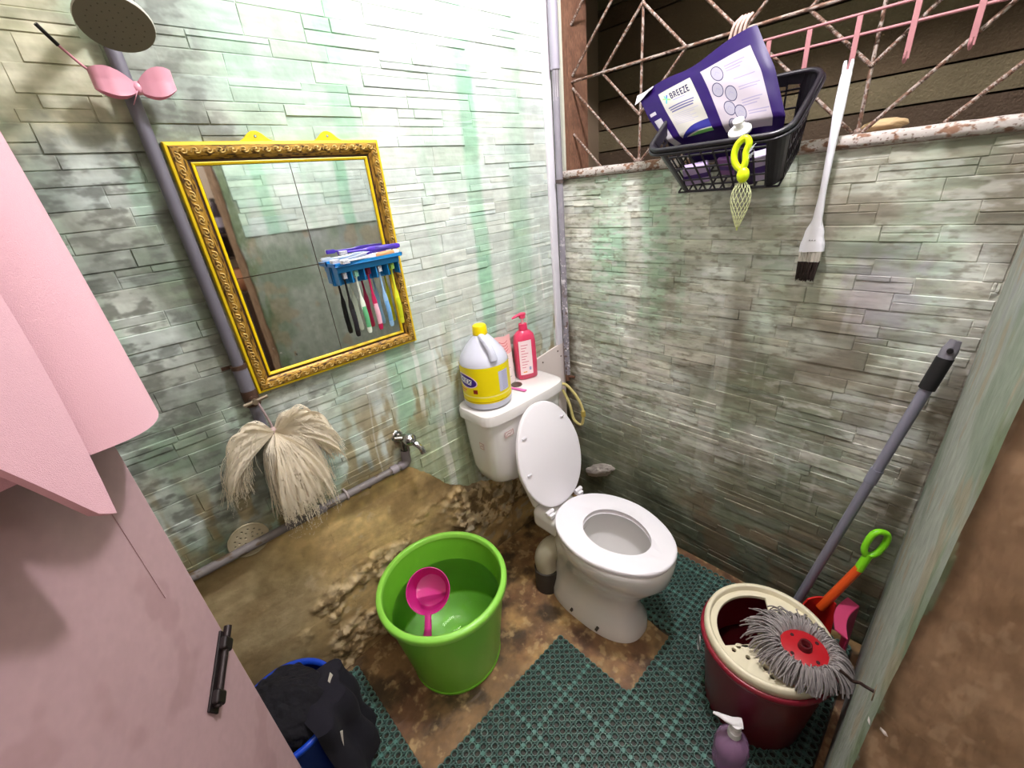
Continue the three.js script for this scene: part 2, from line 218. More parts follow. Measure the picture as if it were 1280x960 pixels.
function stoneCourses({ parent, u0, u1, v0, v1, map, uvOf, bound, mat, seed, hMin, hMax, lMin, lMax, depth, skip, maxParts = 300, gap = 0.0004, tones = [0.88, 0.16] }) {
  const R = rng(seed), list = [];
  let v = v0;
  while (v < v1 - 0.008) {
    const h = Math.min(hMin + R() * (hMax - hMin), v1 - v); let u = u0 - R() * 0.1;
    while (u < u1) {
      const l = lMin + R() * (lMax - lMin), a = Math.max(u, u0), b = Math.min(u + l, u1); u += l;
      if (b - a < 0.012) continue;
      if (R() < 0.45 && h > 0.034) { const f = 0.35 + 0.3 * R(), m = a + (b - a) * (0.3 + 0.4 * R()); list.push([a, b, v, v + h * f]); if (R() < 0.5) { list.push([a, m, v + h * f, v + h], [m, b, v + h * f, v + h]); } else list.push([a, b, v + h * f, v + h]); }
      else list.push([a, b, v, v + h]);
    }
    v += h;
  }
  const made = [];
  for (const [a0, b0, c0, d0] of list) {
    const a = a0 + gap, b = b0 - gap, c = c0 + gap, d = d0 - gap;
    if (skip && skip(a, b, c, d)) { R(); continue; }
    const e0 = bound ? Math.max(bound(a), bound((a + b) / 2), bound(b)) : -1;
    const n = e0 > c ? 8 : 1, bev = Math.min(0.0014, (d - c) * 0.25), dz = depth[0] + Math.pow(R(), 1.6) * (depth[1] - depth[0]), t1 = (R() - 0.5) * 0.0022, t2 = (R() - 0.5) * 0.0022;
    const pos = [], uv = [], tone = tones[0] + tones[1] * R(), tn = (R() - 0.5) * 0.05;
    const push = (...P) => { for (const p of P) { pos.push(...map(p[0], p[1], p[2])); uv.push(...uvOf(p[0], p[1])); } };
    const N = (u, w) => dz + t1 * ((u - a) / (b - a) - 0.5) * 2 + t2 * ((w - c) / (d - c) - 0.5) * 2;
    for (let i = 0; i < n; i++) {
      let ua = a + (b - a) * i / n, ub = a + (b - a) * (i + 1) / n; const ca = bound ? Math.max(c, bound(ua)) : c, cb = bound ? Math.max(c, bound(ub)) : c;
      if (ca > d - 2 * bev || cb > d - 2 * bev) continue;
      const fa = i === 0 ? ua + bev : ua, fb = i === n - 1 ? ub - bev : ub;
      const A = [ua, ca, 0], B = [ub, cb, 0], C = [ub, d, 0], D = [ua, d, 0];
      const E = [fa, ca + bev, N(fa, ca)], F = [fb, cb + bev, N(fb, cb)], G = [fb, d - bev, N(fb, d)], H = [fa, d - bev, N(fa, d)];
      push(E, F, G, E, G, H); push(A, B, F, A, F, E); push(H, G, C, H, C, D);
      if (i === 0) push(A, E, H, A, H, D); if (i === n - 1) push(F, B, C, F, C, G);
    }
    if (!pos.length) continue;
    const g = new THREE.BufferGeometry(); g.setAttribute('position', new THREE.Float32BufferAttribute(pos, 3)); g.setAttribute('uv', new THREE.Float32BufferAttribute(uv, 2));
    g.setAttribute('color', new THREE.Float32BufferAttribute(new Float32Array(pos.length).map((_, i) => tone + (i % 3 === 0 ? tn : i % 3 === 2 ? -tn : 0)), 3)); g.computeVertexNormals();
    made.push([shownSize(map((a + b) / 2, (c + d) / 2, 0), (b - a) * (d - c)), g]);
  }
  made.sort((p, q) => q[0] - p[0]);
  made.slice(0, maxParts).forEach(([, g]) => mesh('stone', g, mat, parent));
  if (made.length > maxParts) { const m = mesh('small_stones', mergeGeometries(made.slice(maxParts).map(x => x[1])), mat, parent); m.userData.kind = 'stuff'; }
  return made.length;
}

// mirror wall (z = 0): cement slab with stone-pattern relief paper above the bare cement
const wallLeft = sgroup('wall_left');
{
  const uvL = (x, y) => [(x + 1.75) / 1.75, y / 2.1];
  const nx = 320, ny = 110, top = 0.8;
  const lump = (x, y) => { const e = edgeAt(x); const bare = ss(0.0, -0.02, y - e); const k = crumb(x, y); return bare * (-0.003 + 0.005 * fbm(x * 12, y * 12, 92) + 0.026 * k * Math.pow(fbm(x * 40, y * 40, 93, 4), 1.5)); };
  const low = surf(nx, ny, (u, v) => { const x = -2.3 + 2.3 * u, y = top * v; return [x, y, v > 0.999 || u > 0.999 ? 0 : lump(x, y)]; });
  const up = surf(1, 1, (u, v) => [-2.3 + 2.3 * u, top + (ROOM_H - top) * v, 0]);
  for (const g of [low, up]) { const p = g.attributes.position, w = g.attributes.uv; for (let i = 0; i < p.count; i++) w.setXY(i, ...uvL(p.getX(i), p.getY(i))); }
  const back = bb(-2.42, 0, -0.12, 0.12, ROOM_H, -0.012);
  { const w = back.attributes.uv; for (let i = 0; i < w.count; i++) w.setXY(i, 0.5, 0.6); }
  mesh('cement_face', merge([low, up, back]), matLeft, wallLeft);
  stoneCourses({ parent: wallLeft, u0: -2.3, u1: -0.001, v0: 0.24, v1: 2.3, map: (u, v, n) => [u, v, n], uvOf: uvL, bound: edgeAt, mat: matLeftStone, seed: 7, hMin: 0.034, hMax: 0.058, lMin: 0.09, lMax: 0.24, depth: [0.0008, 0.0034], maxParts: 300,
    skip: (a, b, c, d) => b < -1.3 && d > 1.72 });
}
// window wall (x = 0)
const wallBack = sgroup('wall_back');
const SILL = 1.505, HEAD = 2.13;
{
  const uvB = (z, y) => [z / 1.25, y / 1.55];
  const fix = g => { const p = g.attributes.position, w = g.attributes.uv; for (let i = 0; i < p.count; i++) w.setXY(i, ...uvB(p.getZ(i), p.getY(i))); return g; };
  mesh('cement_face', merge([bb(0, 0, -0.12, 0.12, SILL, 2.55), bb(0, HEAD, -0.12, 0.12, ROOM_H, 2.55), bb(0, SILL, -0.12, 0.12, HEAD, 0.04), bb(0, SILL, 1.25, 0.12, HEAD, 2.55)].map(fix)), matBack, wallBack);
  stoneCourses({ parent: wallBack, u0: 0.002, u1: WZ - 0.002, v0: 0.012, v1: SILL - 0.004, map: (u, v, n) => [-n, v, u], uvOf: uvB, mat: matBackStone, seed: 21, hMin: 0.03, hMax: 0.056, lMin: 0.08, lMax: 0.22, depth: [0.0008, 0.0034], tones: [0.84, 0.26], maxParts: 300 });
}
// partition with the door opening (z = 1.25) and its raw end
const wallRight = sgroup('wall_right');
{
  const nS = 70, nY = 90, L = 1.04;
  const face = surf(nS, nY, (u, v) => {
    const s = Math.min(L, L * u), y = ROOM_H * v; const rough = 0.006 * (fbm(s * 26, y * 26, 95, 3) - 0.5), wob = 0.02 * (fbm(3, y * 13, 96, 4) - 0.5); const c = -JX;
    const near = ss(0.03, 0, Math.abs(s - c));
    if (s < c) return [-s - near * wob, y, WZ + rough * ss(0, 0.03, s) + near * 0.006]; return [JX - wob * near + rough + near * 0.004, y, WZ + (s - c)];
  });
  { const w = face.attributes.uv; for (let i = 0; i < w.count; i++) w.setXY(i, w.getX(i) * L / 1.06, w.getY(i)); }
  mesh('painted_face', face, matRight, wallRight);
  mesh('wall_core', merge([bb(JX + 0.012, 0, WZ + 0.012, 0.0, ROOM_H, WZ + 0.12), bb(-2.3, 0, WZ, -1.82, ROOM_H, WZ + 0.13), bb(-1.82, 2.1, WZ, JX + 0.012, ROOM_H, WZ + 0.13)]), matPlaster, wallRight);
  stoneCourses({ parent: wallRight, u0: 0.02, u1: 0.85, v0: 1.4, v1: 2.3, map: (u, v, n) => [-u, v, WZ - 0.002 - n], uvOf: (u, v) => [(1.65 - u) / 1.75, v / 2.1], mat: matLeftStone, seed: 33, hMin: 0.045, hMax: 0.06, lMin: 0.14, lMax: 0.27, depth: [0.001, 0.004], maxParts: 120 });
}
// floor, ceiling, end walls of room and passage
{
  const nx = 120, nz = 90;
  const g = surf(nx, nz, (u, v) => { const x = -1.75 + 1.75 * u, z = WZ * (1 - v); return [x, Math.min(0, -0.0035 + 0.004 * fbm(x * 18, z * 18, 97, 3)), z]; });
  { const p = g.attributes.position, w = g.attributes.uv; for (let i = 0; i < p.count; i++) w.setXY(i, (p.getX(i) + 1.75) / 1.75, p.getZ(i) / 1.25); }
  const fl = sgroup('floor');
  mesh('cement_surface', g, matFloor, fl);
  const f2 = merge([bb(-2.42, -0.1, -0.12, 0.12, -0.006, WZ + 0.02), bb(-2.42, -0.1, WZ + 0.02, 0.12, -0.001, 2.55), bb(-2.42, -0.1, -0.02, -1.75, -0.001, WZ + 0.02)]);
  mesh('slab', f2, std(0x8a7a66, 0.8, { bumpMap: cementBump, bumpScale: 0.002 }), fl);
  struct('ceiling', bb(-2.42, ROOM_H, -0.12, 0.12, ROOM_H + 0.1, 2.55), matCeil);
  struct('wall_end', bb(-2.42, 0, -0.12, -2.3, ROOM_H, 2.55), matPlaster);
  struct('wall_passage', bb(-2.42, 0, 2.42, 0.12, ROOM_H, 2.55), std(0xdccdbd, 0.85));
}
// beyond the window: a narrow gap closed by old boards
{
  const wo = sgroup('wall_outer'), R = rng(5);
  const tones = [0x6a5f45, 0x55452f, 0x70674a, 0x4c3c2b, 0x5e4f38].map(c => std(c, 0.85, { bumpMap: cementBump, bumpScale: 0.003 }));
  let y = 1.2, i = 0; const hs = [0.16, 0.12, 0.13, 0.09, 0.12, 0.1, 0.16, 0.07, 0.2, 0.16, 0.2];
  for (const h of hs) { const g = bbm(0.55, y + 0.003, -0.2, 0.585 + 0.02 * R(), y + h - 0.003, 1.7, 1.5); g.rotateX(0); mesh('board', g, tones[[1, 4, 3, 0, 1, 0, 4, 1, 2, 3, 1][i++]], wo); y += h; }
  const lining = std(0x83705a, 0.9);
  mesh('gap_lining', merge([bb(0.12, 1.1, -0.32, 0.7, 2.95, -0.2), bb(0.12, 1.1, 1.7, 0.7, 2.95, 1.8), bb(0.12, 2.85, -0.2, 0.7, 2.95, 1.7), bb(0.12, 1.1, -0.2, 0.7, 1.2, 1.7), bb(0.62, 1.1, -0.32, 0.72, 2.95, 1.8)]), lining, wo);
}
// window: timber reveal, peeling sill
{
  const w = sgroup('window_1');
  const brown = std(0xffffff, 0.8, { map: colTex(128, 256, (u, v) => mix([86, 56, 40], [128, 92, 70], fbm(u * 4, v * 24, 101, 4)).map(c => c * (0.85 + 0.3 * vn(u * 60, v * 90, 3)))) });
  mesh('window_frame', bb(0.012, SILL, 0.04, 0.12, HEAD, 0.062), brown, w);
  mesh('window_frame', bb(0.012, SILL, 1.228, 0.12, HEAD, 1.25), brown, w);
  mesh('window_frame', bb(0.012, HEAD - 0.025, 0.062, 0.12, HEAD, 1.228), brown, w);
  const peel = colTex(1024, 64, (u, v) => { const n = fbm(u * 70, v * 5, 102, 4), n2 = fbm(u * 200, v * 14, 103, 3); let c = mix([166, 156, 150], [190, 182, 176], n2); c = mix(c, [122, 88, 68], ss(0.55, 0.68, n)); return mix(c, [76, 54, 42], ss(0.62, 0.75, n2) * 0.7); });
  const sg = surf(160, 6, (u, v) => { const z = 0.03 + 1.22 * u, n = 0.006 * (fbm(z * 40, v * 3, 104, 3) - 0.5); const pr = [[-0.004, 0.002], [-0.014, 0.004], [-0.016, 0.012], [-0.016, 0.022], [-0.012, 0.03], [0.02, 0.032], [0.118, 0.032]][Math.round(v * 6)]; return [pr[0] + n, SILL + pr[1] + n * 0.6, z]; });
  label(mesh('sill', sg, std(0xffffff, 0.8, { map: peel, side: THREE.DoubleSide }), w), 'white sill with peeling paint');
}
// boxed corner strip and skirting
{
  const w = sgroup('trim_1');
  mesh('corner_strip', bb(-0.058, 0.845, 0.001, -0.022, ROOM_H, 0.014, 0.003), std(0xdedbe2, 0.5), w);
}

// cloth or film with thickness over (u, v)
function sheet(nu, nv, fn, th) {
  const P = [], Nn = []; const at = (i, j) => V(...fn(i / nu, j / nv));
  for (let j = 0; j <= nv; j++) for (let i = 0; i <= nu; i++) P.push(at(i, j));
  const id = (i, j) => Math.max(0, Math.min(nv, j)) * (nu + 1) + Math.max(0, Math.min(nu, i));
  for (let j = 0; j <= nv; j++) for (let i = 0; i <= nu; i++) { const a = P[id(i + 1, j)].clone().sub(P[id(i - 1, j)]), b = P[id(i, j + 1)].clone().sub(P[id(i, j - 1)]); Nn.push(a.cross(b).normalize()); }
  const pos = [], uv = [], idx = [], n = P.length;
  for (const s of [0.5, -0.5]) for (let k = 0; k < n; k++) { const q = P[k].clone().addScaledVector(Nn[k], s * th); pos.push(q.x, q.y, q.z); uv.push((k % (nu + 1)) / nu, Math.floor(k / (nu + 1)) / nv); }
  for (let j = 0; j < nv; j++) for (let i = 0; i < nu; i++) { const a = id(i, j), b = id(i + 1, j), c = id(i + 1, j + 1), d = id(i, j + 1); idx.push(a, b, c, a, c, d, n + a, n + c, n + b, n + a, n + d, n + c); }
  const strip = (a, b) => idx.push(a, n + a, n + b, a, n + b, b);
  for (let i = 0; i < nu; i++) { strip(id(i + 1, 0), id(i, 0)); strip(id(i, nv), id(i + 1, nv)); }
  for (let j = 0; j < nv; j++) { strip(id(0, j), id(0, j + 1)); strip(id(nu, j + 1), id(nu, j)); }
  const g = new THREE.BufferGeometry(); g.setAttribute('position', new THREE.Float32BufferAttribute(pos, 3)); g.setAttribute('uv', new THREE.Float32BufferAttribute(uv, 2)); g.setIndex(idx); return toCreasedNormals(g, 1.0);
}

// ---------- door, swung into the room, with a towel over it ----------
const DOOR_P = [-1.78, 0, 1.25], DOOR_R = 1.0809;
{
  const d = new THREE.Group(); d.name = 'door_1'; d.userData.kind = 'structure'; d.position.set(...DOOR_P); d.rotation.y = DOOR_R; scene.add(d);
  const pinkTex = colTex(512, 1024, (u, v) => { const g = fbm(u * 5, v * 14, 111, 4), f = fbm(u * 90, v * 260, 112, 3); let c = mix([160, 131, 135], [170, 141, 144], g); c = mix(c, [148, 117, 120], 0.5 * ss(0.62, 0.72, fbm(u * 12, v * 30, 113, 3))); const k = 0.97 + 0.06 * f; return c.map(q => q * k); });
  const leafMat = std(0xffffff, 0.55, { map: pinkTex });
  mesh('door_leaf', bb(0, 0.012, -0.036, 0.712, 2.05, 0, 0.003), leafMat, d);
  mesh('edge_bead', bb(0.66, 1.12, -0.0002, 0.663, 2.04, 0.0008), leafMat, d);
  const black = std(0x1d1516, 0.5, { metalness: 0.4 });
  const bolt = new THREE.Group(); bolt.name = 'door_bolt'; bolt.position.set(0.668, 0.975, 0); bolt.rotation.z = 0.42; d.add(bolt); label(bolt, 'rusty black sliding bolt at the edge');
  mesh('bolt_plate', bb(-0.045, -0.0115, 0, 0.045, 0.0115, 0.003, 0.001), black, bolt);
  mesh('bolt_bar', merge([rod([-0.04, 0, 0.0055], [0.052, 0, 0.0055], 0.0048, 0.0048, 12)]), std(0x241a1a, 0.45, { metalness: 0.5 }), bolt);
  for (const x of [-0.03, 0.03]) mesh('bolt_loop', bb(x - 0.008, -0.0105, 0.001, x + 0.008, 0.0105, 0.0108, 0.003), black, bolt);
  for (const y of [0.25, 1.8]) mesh('hinge', rod([0.002, y - 0.05, 0.006], [0.002, y + 0.05, 0.006], 0.007), std(0x777068, 0.4, { metalness: 0.7 }), d);
}
{
  const t = thing('towel', 'pink terry towel draped over the pink door', 'towel', DOOR_P, DOOR_R);
  const terry = greyTex(256, 256, (u, v) => vn(u * 128, v * 128, 121), true); terry.repeat.set(10, 20);
  const pm = phys(0xd3a6b0, 0.95, { sheen: 0.6, sheenColor: new THREE.Color(0xffd5dc), sheenRoughness: 0.6, bumpMap: terry, bumpScale: 0.00025 });
  // back fall: hangs past the door edge
  mesh('back_layer', sheet(36, 60, (u, v) => {
    const w = Math.min(v / 0.8, 1), yb = 1.327 + 0.06 * Math.pow(Math.abs(0.9 - u), 1.6) - 0.004 * Math.sin(u * 9); const sr = 0.748 - 0.05 * w * w;
    const s = 0.33 + (sr - 0.33) * u; const fold = 0.022 * Math.pow(Math.max(0, Math.sin((u - 0.55) * 7)), 2) * (1 - 0.4 * w) + 0.012 + 0.03 * ss(0.35, 0.75, u) * (1 - w * 0.5); const turn = -0.05 * Math.pow(ss(0.86, 1, u), 2) * (1 - 0.3 * w);
    if (v <= 0.8) return [s, yb + (2.06 - yb) * w, fold + turn]; const q = (v - 0.8) / 0.2; return [s, 2.06 - 0.25 * Math.max(0, q - 0.3), q < 0.3 ? (fold + turn) * (1 - q / 0.3) - 0.048 * (q / 0.3) : -0.048];
  }, 0.008), pm, t);
  // front fall: its corner hangs lower
  mesh('front_layer', sheet(40, 60, (u, v) => {
    const w = Math.min(v / 0.8, 1); const sr = 0.59 - 0.012 * w + 0.006 * Math.sin(w * 9); const s = 0.2 + (sr - 0.2) * u; const yb = 1.268 + 0.6 * (1 - u) - 0.01 * Math.sin(u * 7) * (1 - u) + 0.016 * Math.pow(ss(0.93, 1, u), 2);
    const off = 0.064 + 0.012 * Math.sin(u * 8 + 0.6) * (1 - 0.3 * w) + 0.01 * Math.sin(w * 5) - 0.02 * ss(0.6, 1, u);
    if (v <= 0.8) return [s, yb + (2.085 - yb) * w, off]; const q = (v - 0.8) / 0.2; return [s, 2.085 - 0.2 * Math.max(0, q - 0.3), q < 0.3 ? off + (-0.075 - off) * (q / 0.3) : -0.075];
  }, 0.007), pm, t);
}

// ---------- ring mat on the floor ----------
{
  const mt = thing('floor_mat', 'dark green rubber ring mat covering the floor, cut out around the toilet', 'mat');
  const pitch = 0.024, x0 = -0.946, z0 = 0.776, H = 0.009;
  const inside = underMat;
  const cells = [];
  for (let i = -40; i < 50; i++) for (let j = -40; j < 30; j++) { const x = x0 + pitch * (i + 0.5), z = z0 + pitch * (j + 0.5); if (inside(x, z)) cells.push([x, z, i, j]); }
  const ringGeo = lathe([[0.0082, 0], [0.0082, H], [0.0098, H + 0.0006], [0.0116, H], [0.0116, 0]], 9);
  const green = [0x55756c, 0x4a6861, 0x607a73].map(c => phys(c, 0.42));
  const list = cells.map(([x, z, i, j]) => [shownSize([x, 0.01, z], 1), x, z, i, j]).sort((a, b) => b[0] - a[0]);
  // parts are the rings that show largest and are not hidden by what stands on the mat
  const clear = ([, x, z]) => Math.hypot(x + 0.95, z - 0.25) > 0.25 && Math.hypot(x + 0.42, z - 1.06) > 0.2 && Math.hypot(x + 1.44, z - 0.25) > 0.25;
  const part = list.filter(clear).slice(0, 300), rest = list.filter(e => !part.includes(e));
  part.forEach(([, x, z, i, j]) => { const m = mesh('ring', ringGeo, green[Math.floor(hash(i, j, 9) * 3)], mt); m.position.set(x, 0, z); });
  mesh('small_rings', merge(rest.map(([, x, z]) => ringGeo.clone().translate(x, 0, z))), green[0], mt).userData.kind = 'stuff';
  // webs: short ties between neighbours; plain squares along the seams of the 14 cm modules
  const has = new Set(cells.map(c => c[2] + ',' + c[3])), webs = [], pads = []; const md = (a, n) => ((a % n) + n) % n;
  for (const [x, z, i, j] of cells) {
    if (has.has((i + 1) + ',' + j)) webs.push(bb(x + 0.0105, 0.001, z - 0.0014, x + pitch - 0.0105, H - 0.001, z + 0.0014));
    if (has.has(i + ',' + (j + 1))) webs.push(bb(x - 0.0014, 0.001, z + 0.0105, x + 0.0014, H - 0.001, z + pitch - 0.0105));
    if (has.has((i + 1) + ',' + (j + 1))) {
      const cx = x + pitch / 2, cz = z + pitch / 2;
      if (md(i + 1, 6) === 0 || md(j + 1, 6) === 0) pads.push(bb(cx - 0.0062, 0.001, cz - 0.0062, cx + 0.0062, H - 0.0005, cz + 0.0062));
      else { for (const s of [-1, 1]) { webs.push(bb(cx - 0.012, 0.001, cz + s * 0.0042 - 0.0008, cx + 0.012, H - 0.002, cz + s * 0.0042 + 0.0008)); webs.push(bb(cx + s * 0.0042 - 0.0008, 0.001, cz - 0.012, cx + s * 0.0042 + 0.0008, H - 0.002, cz + 0.012)); } }
    }
  }
  mesh('webs', merge(webs), green[1], mt).userData.kind = 'stuff';
  mesh('seam_pads', merge(pads), phys(0x4a766c, 0.42), mt).userData.kind = 'stuff';
}

// ---------- toilet ----------
const ceramic = phys(0xe9e6e4, 0.16, { clearcoat: 0.6, clearcoatRoughness: 0.08 });
const seatMat = phys(0xf0edf2, 0.28, { clearcoat: 0.3, clearcoatRoughness: 0.2 });
const TX = -0.456;
{
  const t = thing('toilet', 'white ceramic toilet with raised oval lid and a cistern against the wall', 'toilet', [TX, 0, 0]);
  // pedestal and outer bowl
  mesh('bowl', merge([loft([
    [0, 0, 0.505, 0.112, 0.2, 2.5], [0.035, 0, 0.505, 0.11, 0.198, 2.5], [0.075, 0, 0.5, 0.096, 0.184, 2.4], [0.13, 0, 0.5, 0.088, 0.178, 2.3], [0.19, 0, 0.51, 0.094, 0.186, 2.2], [0.25, 0, 0.535, 0.115, 0.204, 2.1], [0.31, 0, 0.56, 0.142, 0.22, 2.05], [0.355, 0, 0.573, 0.157, 0.215, 2], [0.385, 0, 0.575, 0.161, 0.215, 2], [0.395, 0, 0.575, 0.158, 0.212, 2],
    [0.396, 0.0, 0.582, 0.12, 0.158, 2], [0.385, 0, 0.582, 0.112, 0.15, 2], [0.36, 0, 0.582, 0.122, 0.158, 2], [0.31, 0, 0.585, 0.115, 0.148, 2], [0.25, 0, 0.58, 0.088, 0.11, 2], [0.2, 0, 0.56, 0.055, 0.07, 2], [0.17, 0, 0.55, 0.03, 0.04, 2], [0.168, 0, 0.55, 0.001, 0.001, 2]], 56, true, false),
    bb(-0.085, 0.3, 0.26, 0.085, 0.392, 0.44, 0.03)]), ceramic, t);
  mesh('bowl_water', loft([[0.205, 0, 0.56, 0.056, 0.07, 2], [0.206, 0, 0.56, 0.056, 0.07, 2]], 32, false, true), phys(0xeef4f2, 0.03, { transmission: 1, ior: 1.33, thickness: 0 }), t);
  // seat ring
  const oval = (hw, z0, z1, n = 64, sh = 0.1) => { const s = []; for (let i = 0; i < n; i++) { const q = i / n * 2 * PI, zc = (z0 + z1) / 2, rz = (z1 - z0) / 2, z = zc + Math.sin(q) * rz; const w = hw * Math.pow(Math.abs(Math.cos(q)), 0.92) * Math.sign(Math.cos(q)) * (1 - sh * (z - zc) / rz * (Math.sin(q) > 0 ? 1 : 0.2)); s.push(new THREE.Vector2(w, -z)); } return s; };
  const shp = new THREE.Shape(oval(0.163, 0.362, 0.79)); shp.holes.push(new THREE.Path(oval(0.099, 0.462, 0.716, 48, 0.12)));
  const sg = new THREE.ExtrudeGeometry(shp, { depth: 0.008, bevelEnabled: true, bevelSize: 0.007, bevelThickness: 0.006, bevelSegments: 4, bevelOffset: -0.007, curveSegments: 4 }); sg.rotateX(-PI / 2); sg.translate(0, 0.404, 0);
  mesh('seat', toCreasedNormals(sg, 0.6), seatMat, t);
  // lid leaning on the cistern
  const lidG = new THREE.Group(); lidG.name = 'lid'; lidG.position.set(0.008, 0.418, 0.352); lidG.rotation.x = -(PI / 2 - 0.0) - 0.29; t.add(lidG);
  const ls = new THREE.Shape(oval(0.157, -0.008, 0.392, 64, 0.1)); const lg = new THREE.ExtrudeGeometry(ls, { depth: 0.006, bevelEnabled: true, bevelSize: 0.007, bevelThickness: 0.006, bevelSegments: 4, bevelOffset: -0.007 }); lg.rotateX(-PI / 2);
  mesh('lid_shell', toCreasedNormals(lg, 0.6), seatMat, lidG);
  for (const [x, z] of [[-0.1, 0.3], [0.1, 0.3], [-0.125, 0.17]]) mesh('buffer', bb(x - 0.01, -0.012, z - 0.004, x + 0.01, -0.004, z + 0.004, 0.003), std(0xd5d2d8, 0.5), lidG);
  for (const x of [-0.075, 0.09]) mesh('hinge', merge([rod([x - 0.018, 0.414, 0.354], [x + 0.018, 0.414, 0.354], 0.0085), bb(x - 0.012, 0.394, 0.345, x + 0.012, 0.412, 0.372, 0.003)]), seatMat, t);
  for (const z of [0.47, 0.585]) { const m = mesh('bolt_cap', rod([-0.118, 0.03, z], [-0.104, 0.034, z], 0.0055, 0.0055, 12), std(0x3a332c, 0.6), t); }
  // cistern
  const cx = TX * -1 - 0.435;
  mesh('cistern', loft([[0.475, cx, 0.11, 0.12, 0.055, 3], [0.478, cx, 0.11, 0.15, 0.075, 3.2], [0.5, cx, 0.108, 0.176, 0.088, 3.6], [0.54, cx, 0.106, 0.186, 0.094, 4], [0.62, cx, 0.105, 0.19, 0.096, 4.5], [0.76, cx, 0.104, 0.196, 0.098, 5]], 56, true, true), ceramic, t);
  mesh('cistern_lid', loft([[0.756, cx, 0.106, 0.199, 0.1, 5], [0.76, cx, 0.106, 0.208, 0.105, 5], [0.785, cx, 0.106, 0.209, 0.105, 5], [0.797, cx, 0.106, 0.205, 0.102, 5], [0.801, cx, 0.106, 0.194, 0.094, 5]], 64, true, true), ceramic, t);
  mesh('flush_button', loft([[0.8, cx + 0.045, 0.085, 0.022, 0.022, 2], [0.805, cx + 0.045, 0.085, 0.021, 0.021, 2]], 28, false, true), std(0x6b6258, 0.35, { metalness: 0.6 }), t);
  mesh('flush_neck', loft([[0.36, 0, 0.25, 0.05, 0.045, 2], [0.48, 0, 0.16, 0.045, 0.04, 2]], 24), ceramic, t);
  const stick = (w, h, draw) => std(0xffffff, 0.5, { map: canvasTex(w, h, draw) });
  const logo = stick(96, 64, (x, w, h) => { x.fillStyle = '#e8dcd8'; x.fillRect(0, 0, w, h); x.strokeStyle = '#a5594e'; x.lineWidth = 4; x.strokeRect(6, 6, w - 12, h - 12); x.beginPath(); x.moveTo(14, 46); x.lineTo(40, 26); x.lineTo(60, 38); x.lineTo(80, 16); x.stroke(); });
  const s1 = bb(-0.022, -0.012, 0, 0.022, 0.012, 0.0012); s1.rotateX(-0.02); s1.translate(cx - 0.118, 0.705, 0.2015); mesh('sticker', s1, logo, t);
  const s2 = bb(-0.0012, -0.014, -0.012, 0, 0.014, 0.012); s2.translate(cx - 0.193, 0.66, 0.13); mesh('sticker', s2, logo, t);
}
// waste pipe beside the pedestal
{
  const w = thing('waste_pipe', 'cream plastic waste elbow on a dark floor pipe beside the toilet foot', 'pipe', [-0.525, 0, 0.31]);
  mesh('elbow', sweep([[0, 0.1, 0, 0.043, 0.043], [0, 0.16, 0, 0.045, 0.045], [0.02, 0.205, 0.02, 0.045, 0.045], [0.06, 0.22, 0.06, 0.043, 0.043]], [1, 0, 0.2], 20), std(0xb8b29a, 0.5), w);
  mesh('floor_pipe', rod([0, 0, 0], [0, 0.105, 0], 0.05, 0.05, 24), std(0x3c362f, 0.7), w);
}

// ---------- buckets ----------
const BK = [-0.95, 0, 0.25];
{
  const b = thing('water_bucket', 'tall bright green plastic bucket half full of water', 'bucket', BK);
  const gm = phys(0x74c132, 0.35, { clearcoat: 0.2 });
  mesh('body', lathe([[0.001, 0.006], [0.146, 0.006], [0.15, 0.012], [0.196, 0.352], [0.198, 0.352], [0.2, 0.33], [0.153, 0.002], [0.146, 0], [0.001, 0]], 72), gm, b);
  mesh('rim', lathe([[0.193, 0.346], [0.195, 0.36], [0.2, 0.363], [0.211, 0.36], [0.214, 0.352], [0.213, 0.338], [0.209, 0.338], [0.208, 0.349], [0.199, 0.349], [0.193, 0.346]], 72), phys(0x8ed650, 0.35, { clearcoat: 0.2 }), b);
  mesh('base_ring', lathe([[0.151, 0], [0.156, 0.002], [0.157, 0.012], [0.153, 0.014]], 60), gm, b);
  for (const a of [2.02, 2.14]) { const p = [Math.cos(a) * 0.2, 0.3285, Math.sin(a) * 0.2]; mesh('handle_hole', rod(p, [p[0] * 1.012, p[1], p[2] * 1.012], 0.004, 0.004, 10), std(0x24310f, 0.8), b); }
  const wtr = tag(mesh('bucket_water', lathe([[0.0005, 0.0075], [0.1505, 0.0075], [0.1838, 0.252], [0.0005, 0.252]], 64), phys(0xffffff, 0.0, { transmission: 1, thickness: 0.2, ior: 1.33, attenuationColor: new THREE.Color(0xcfe8d0), attenuationDistance: 1.2 })), 'clear water standing in the green bucket', 'water');
  wtr.position.set(...BK);
}
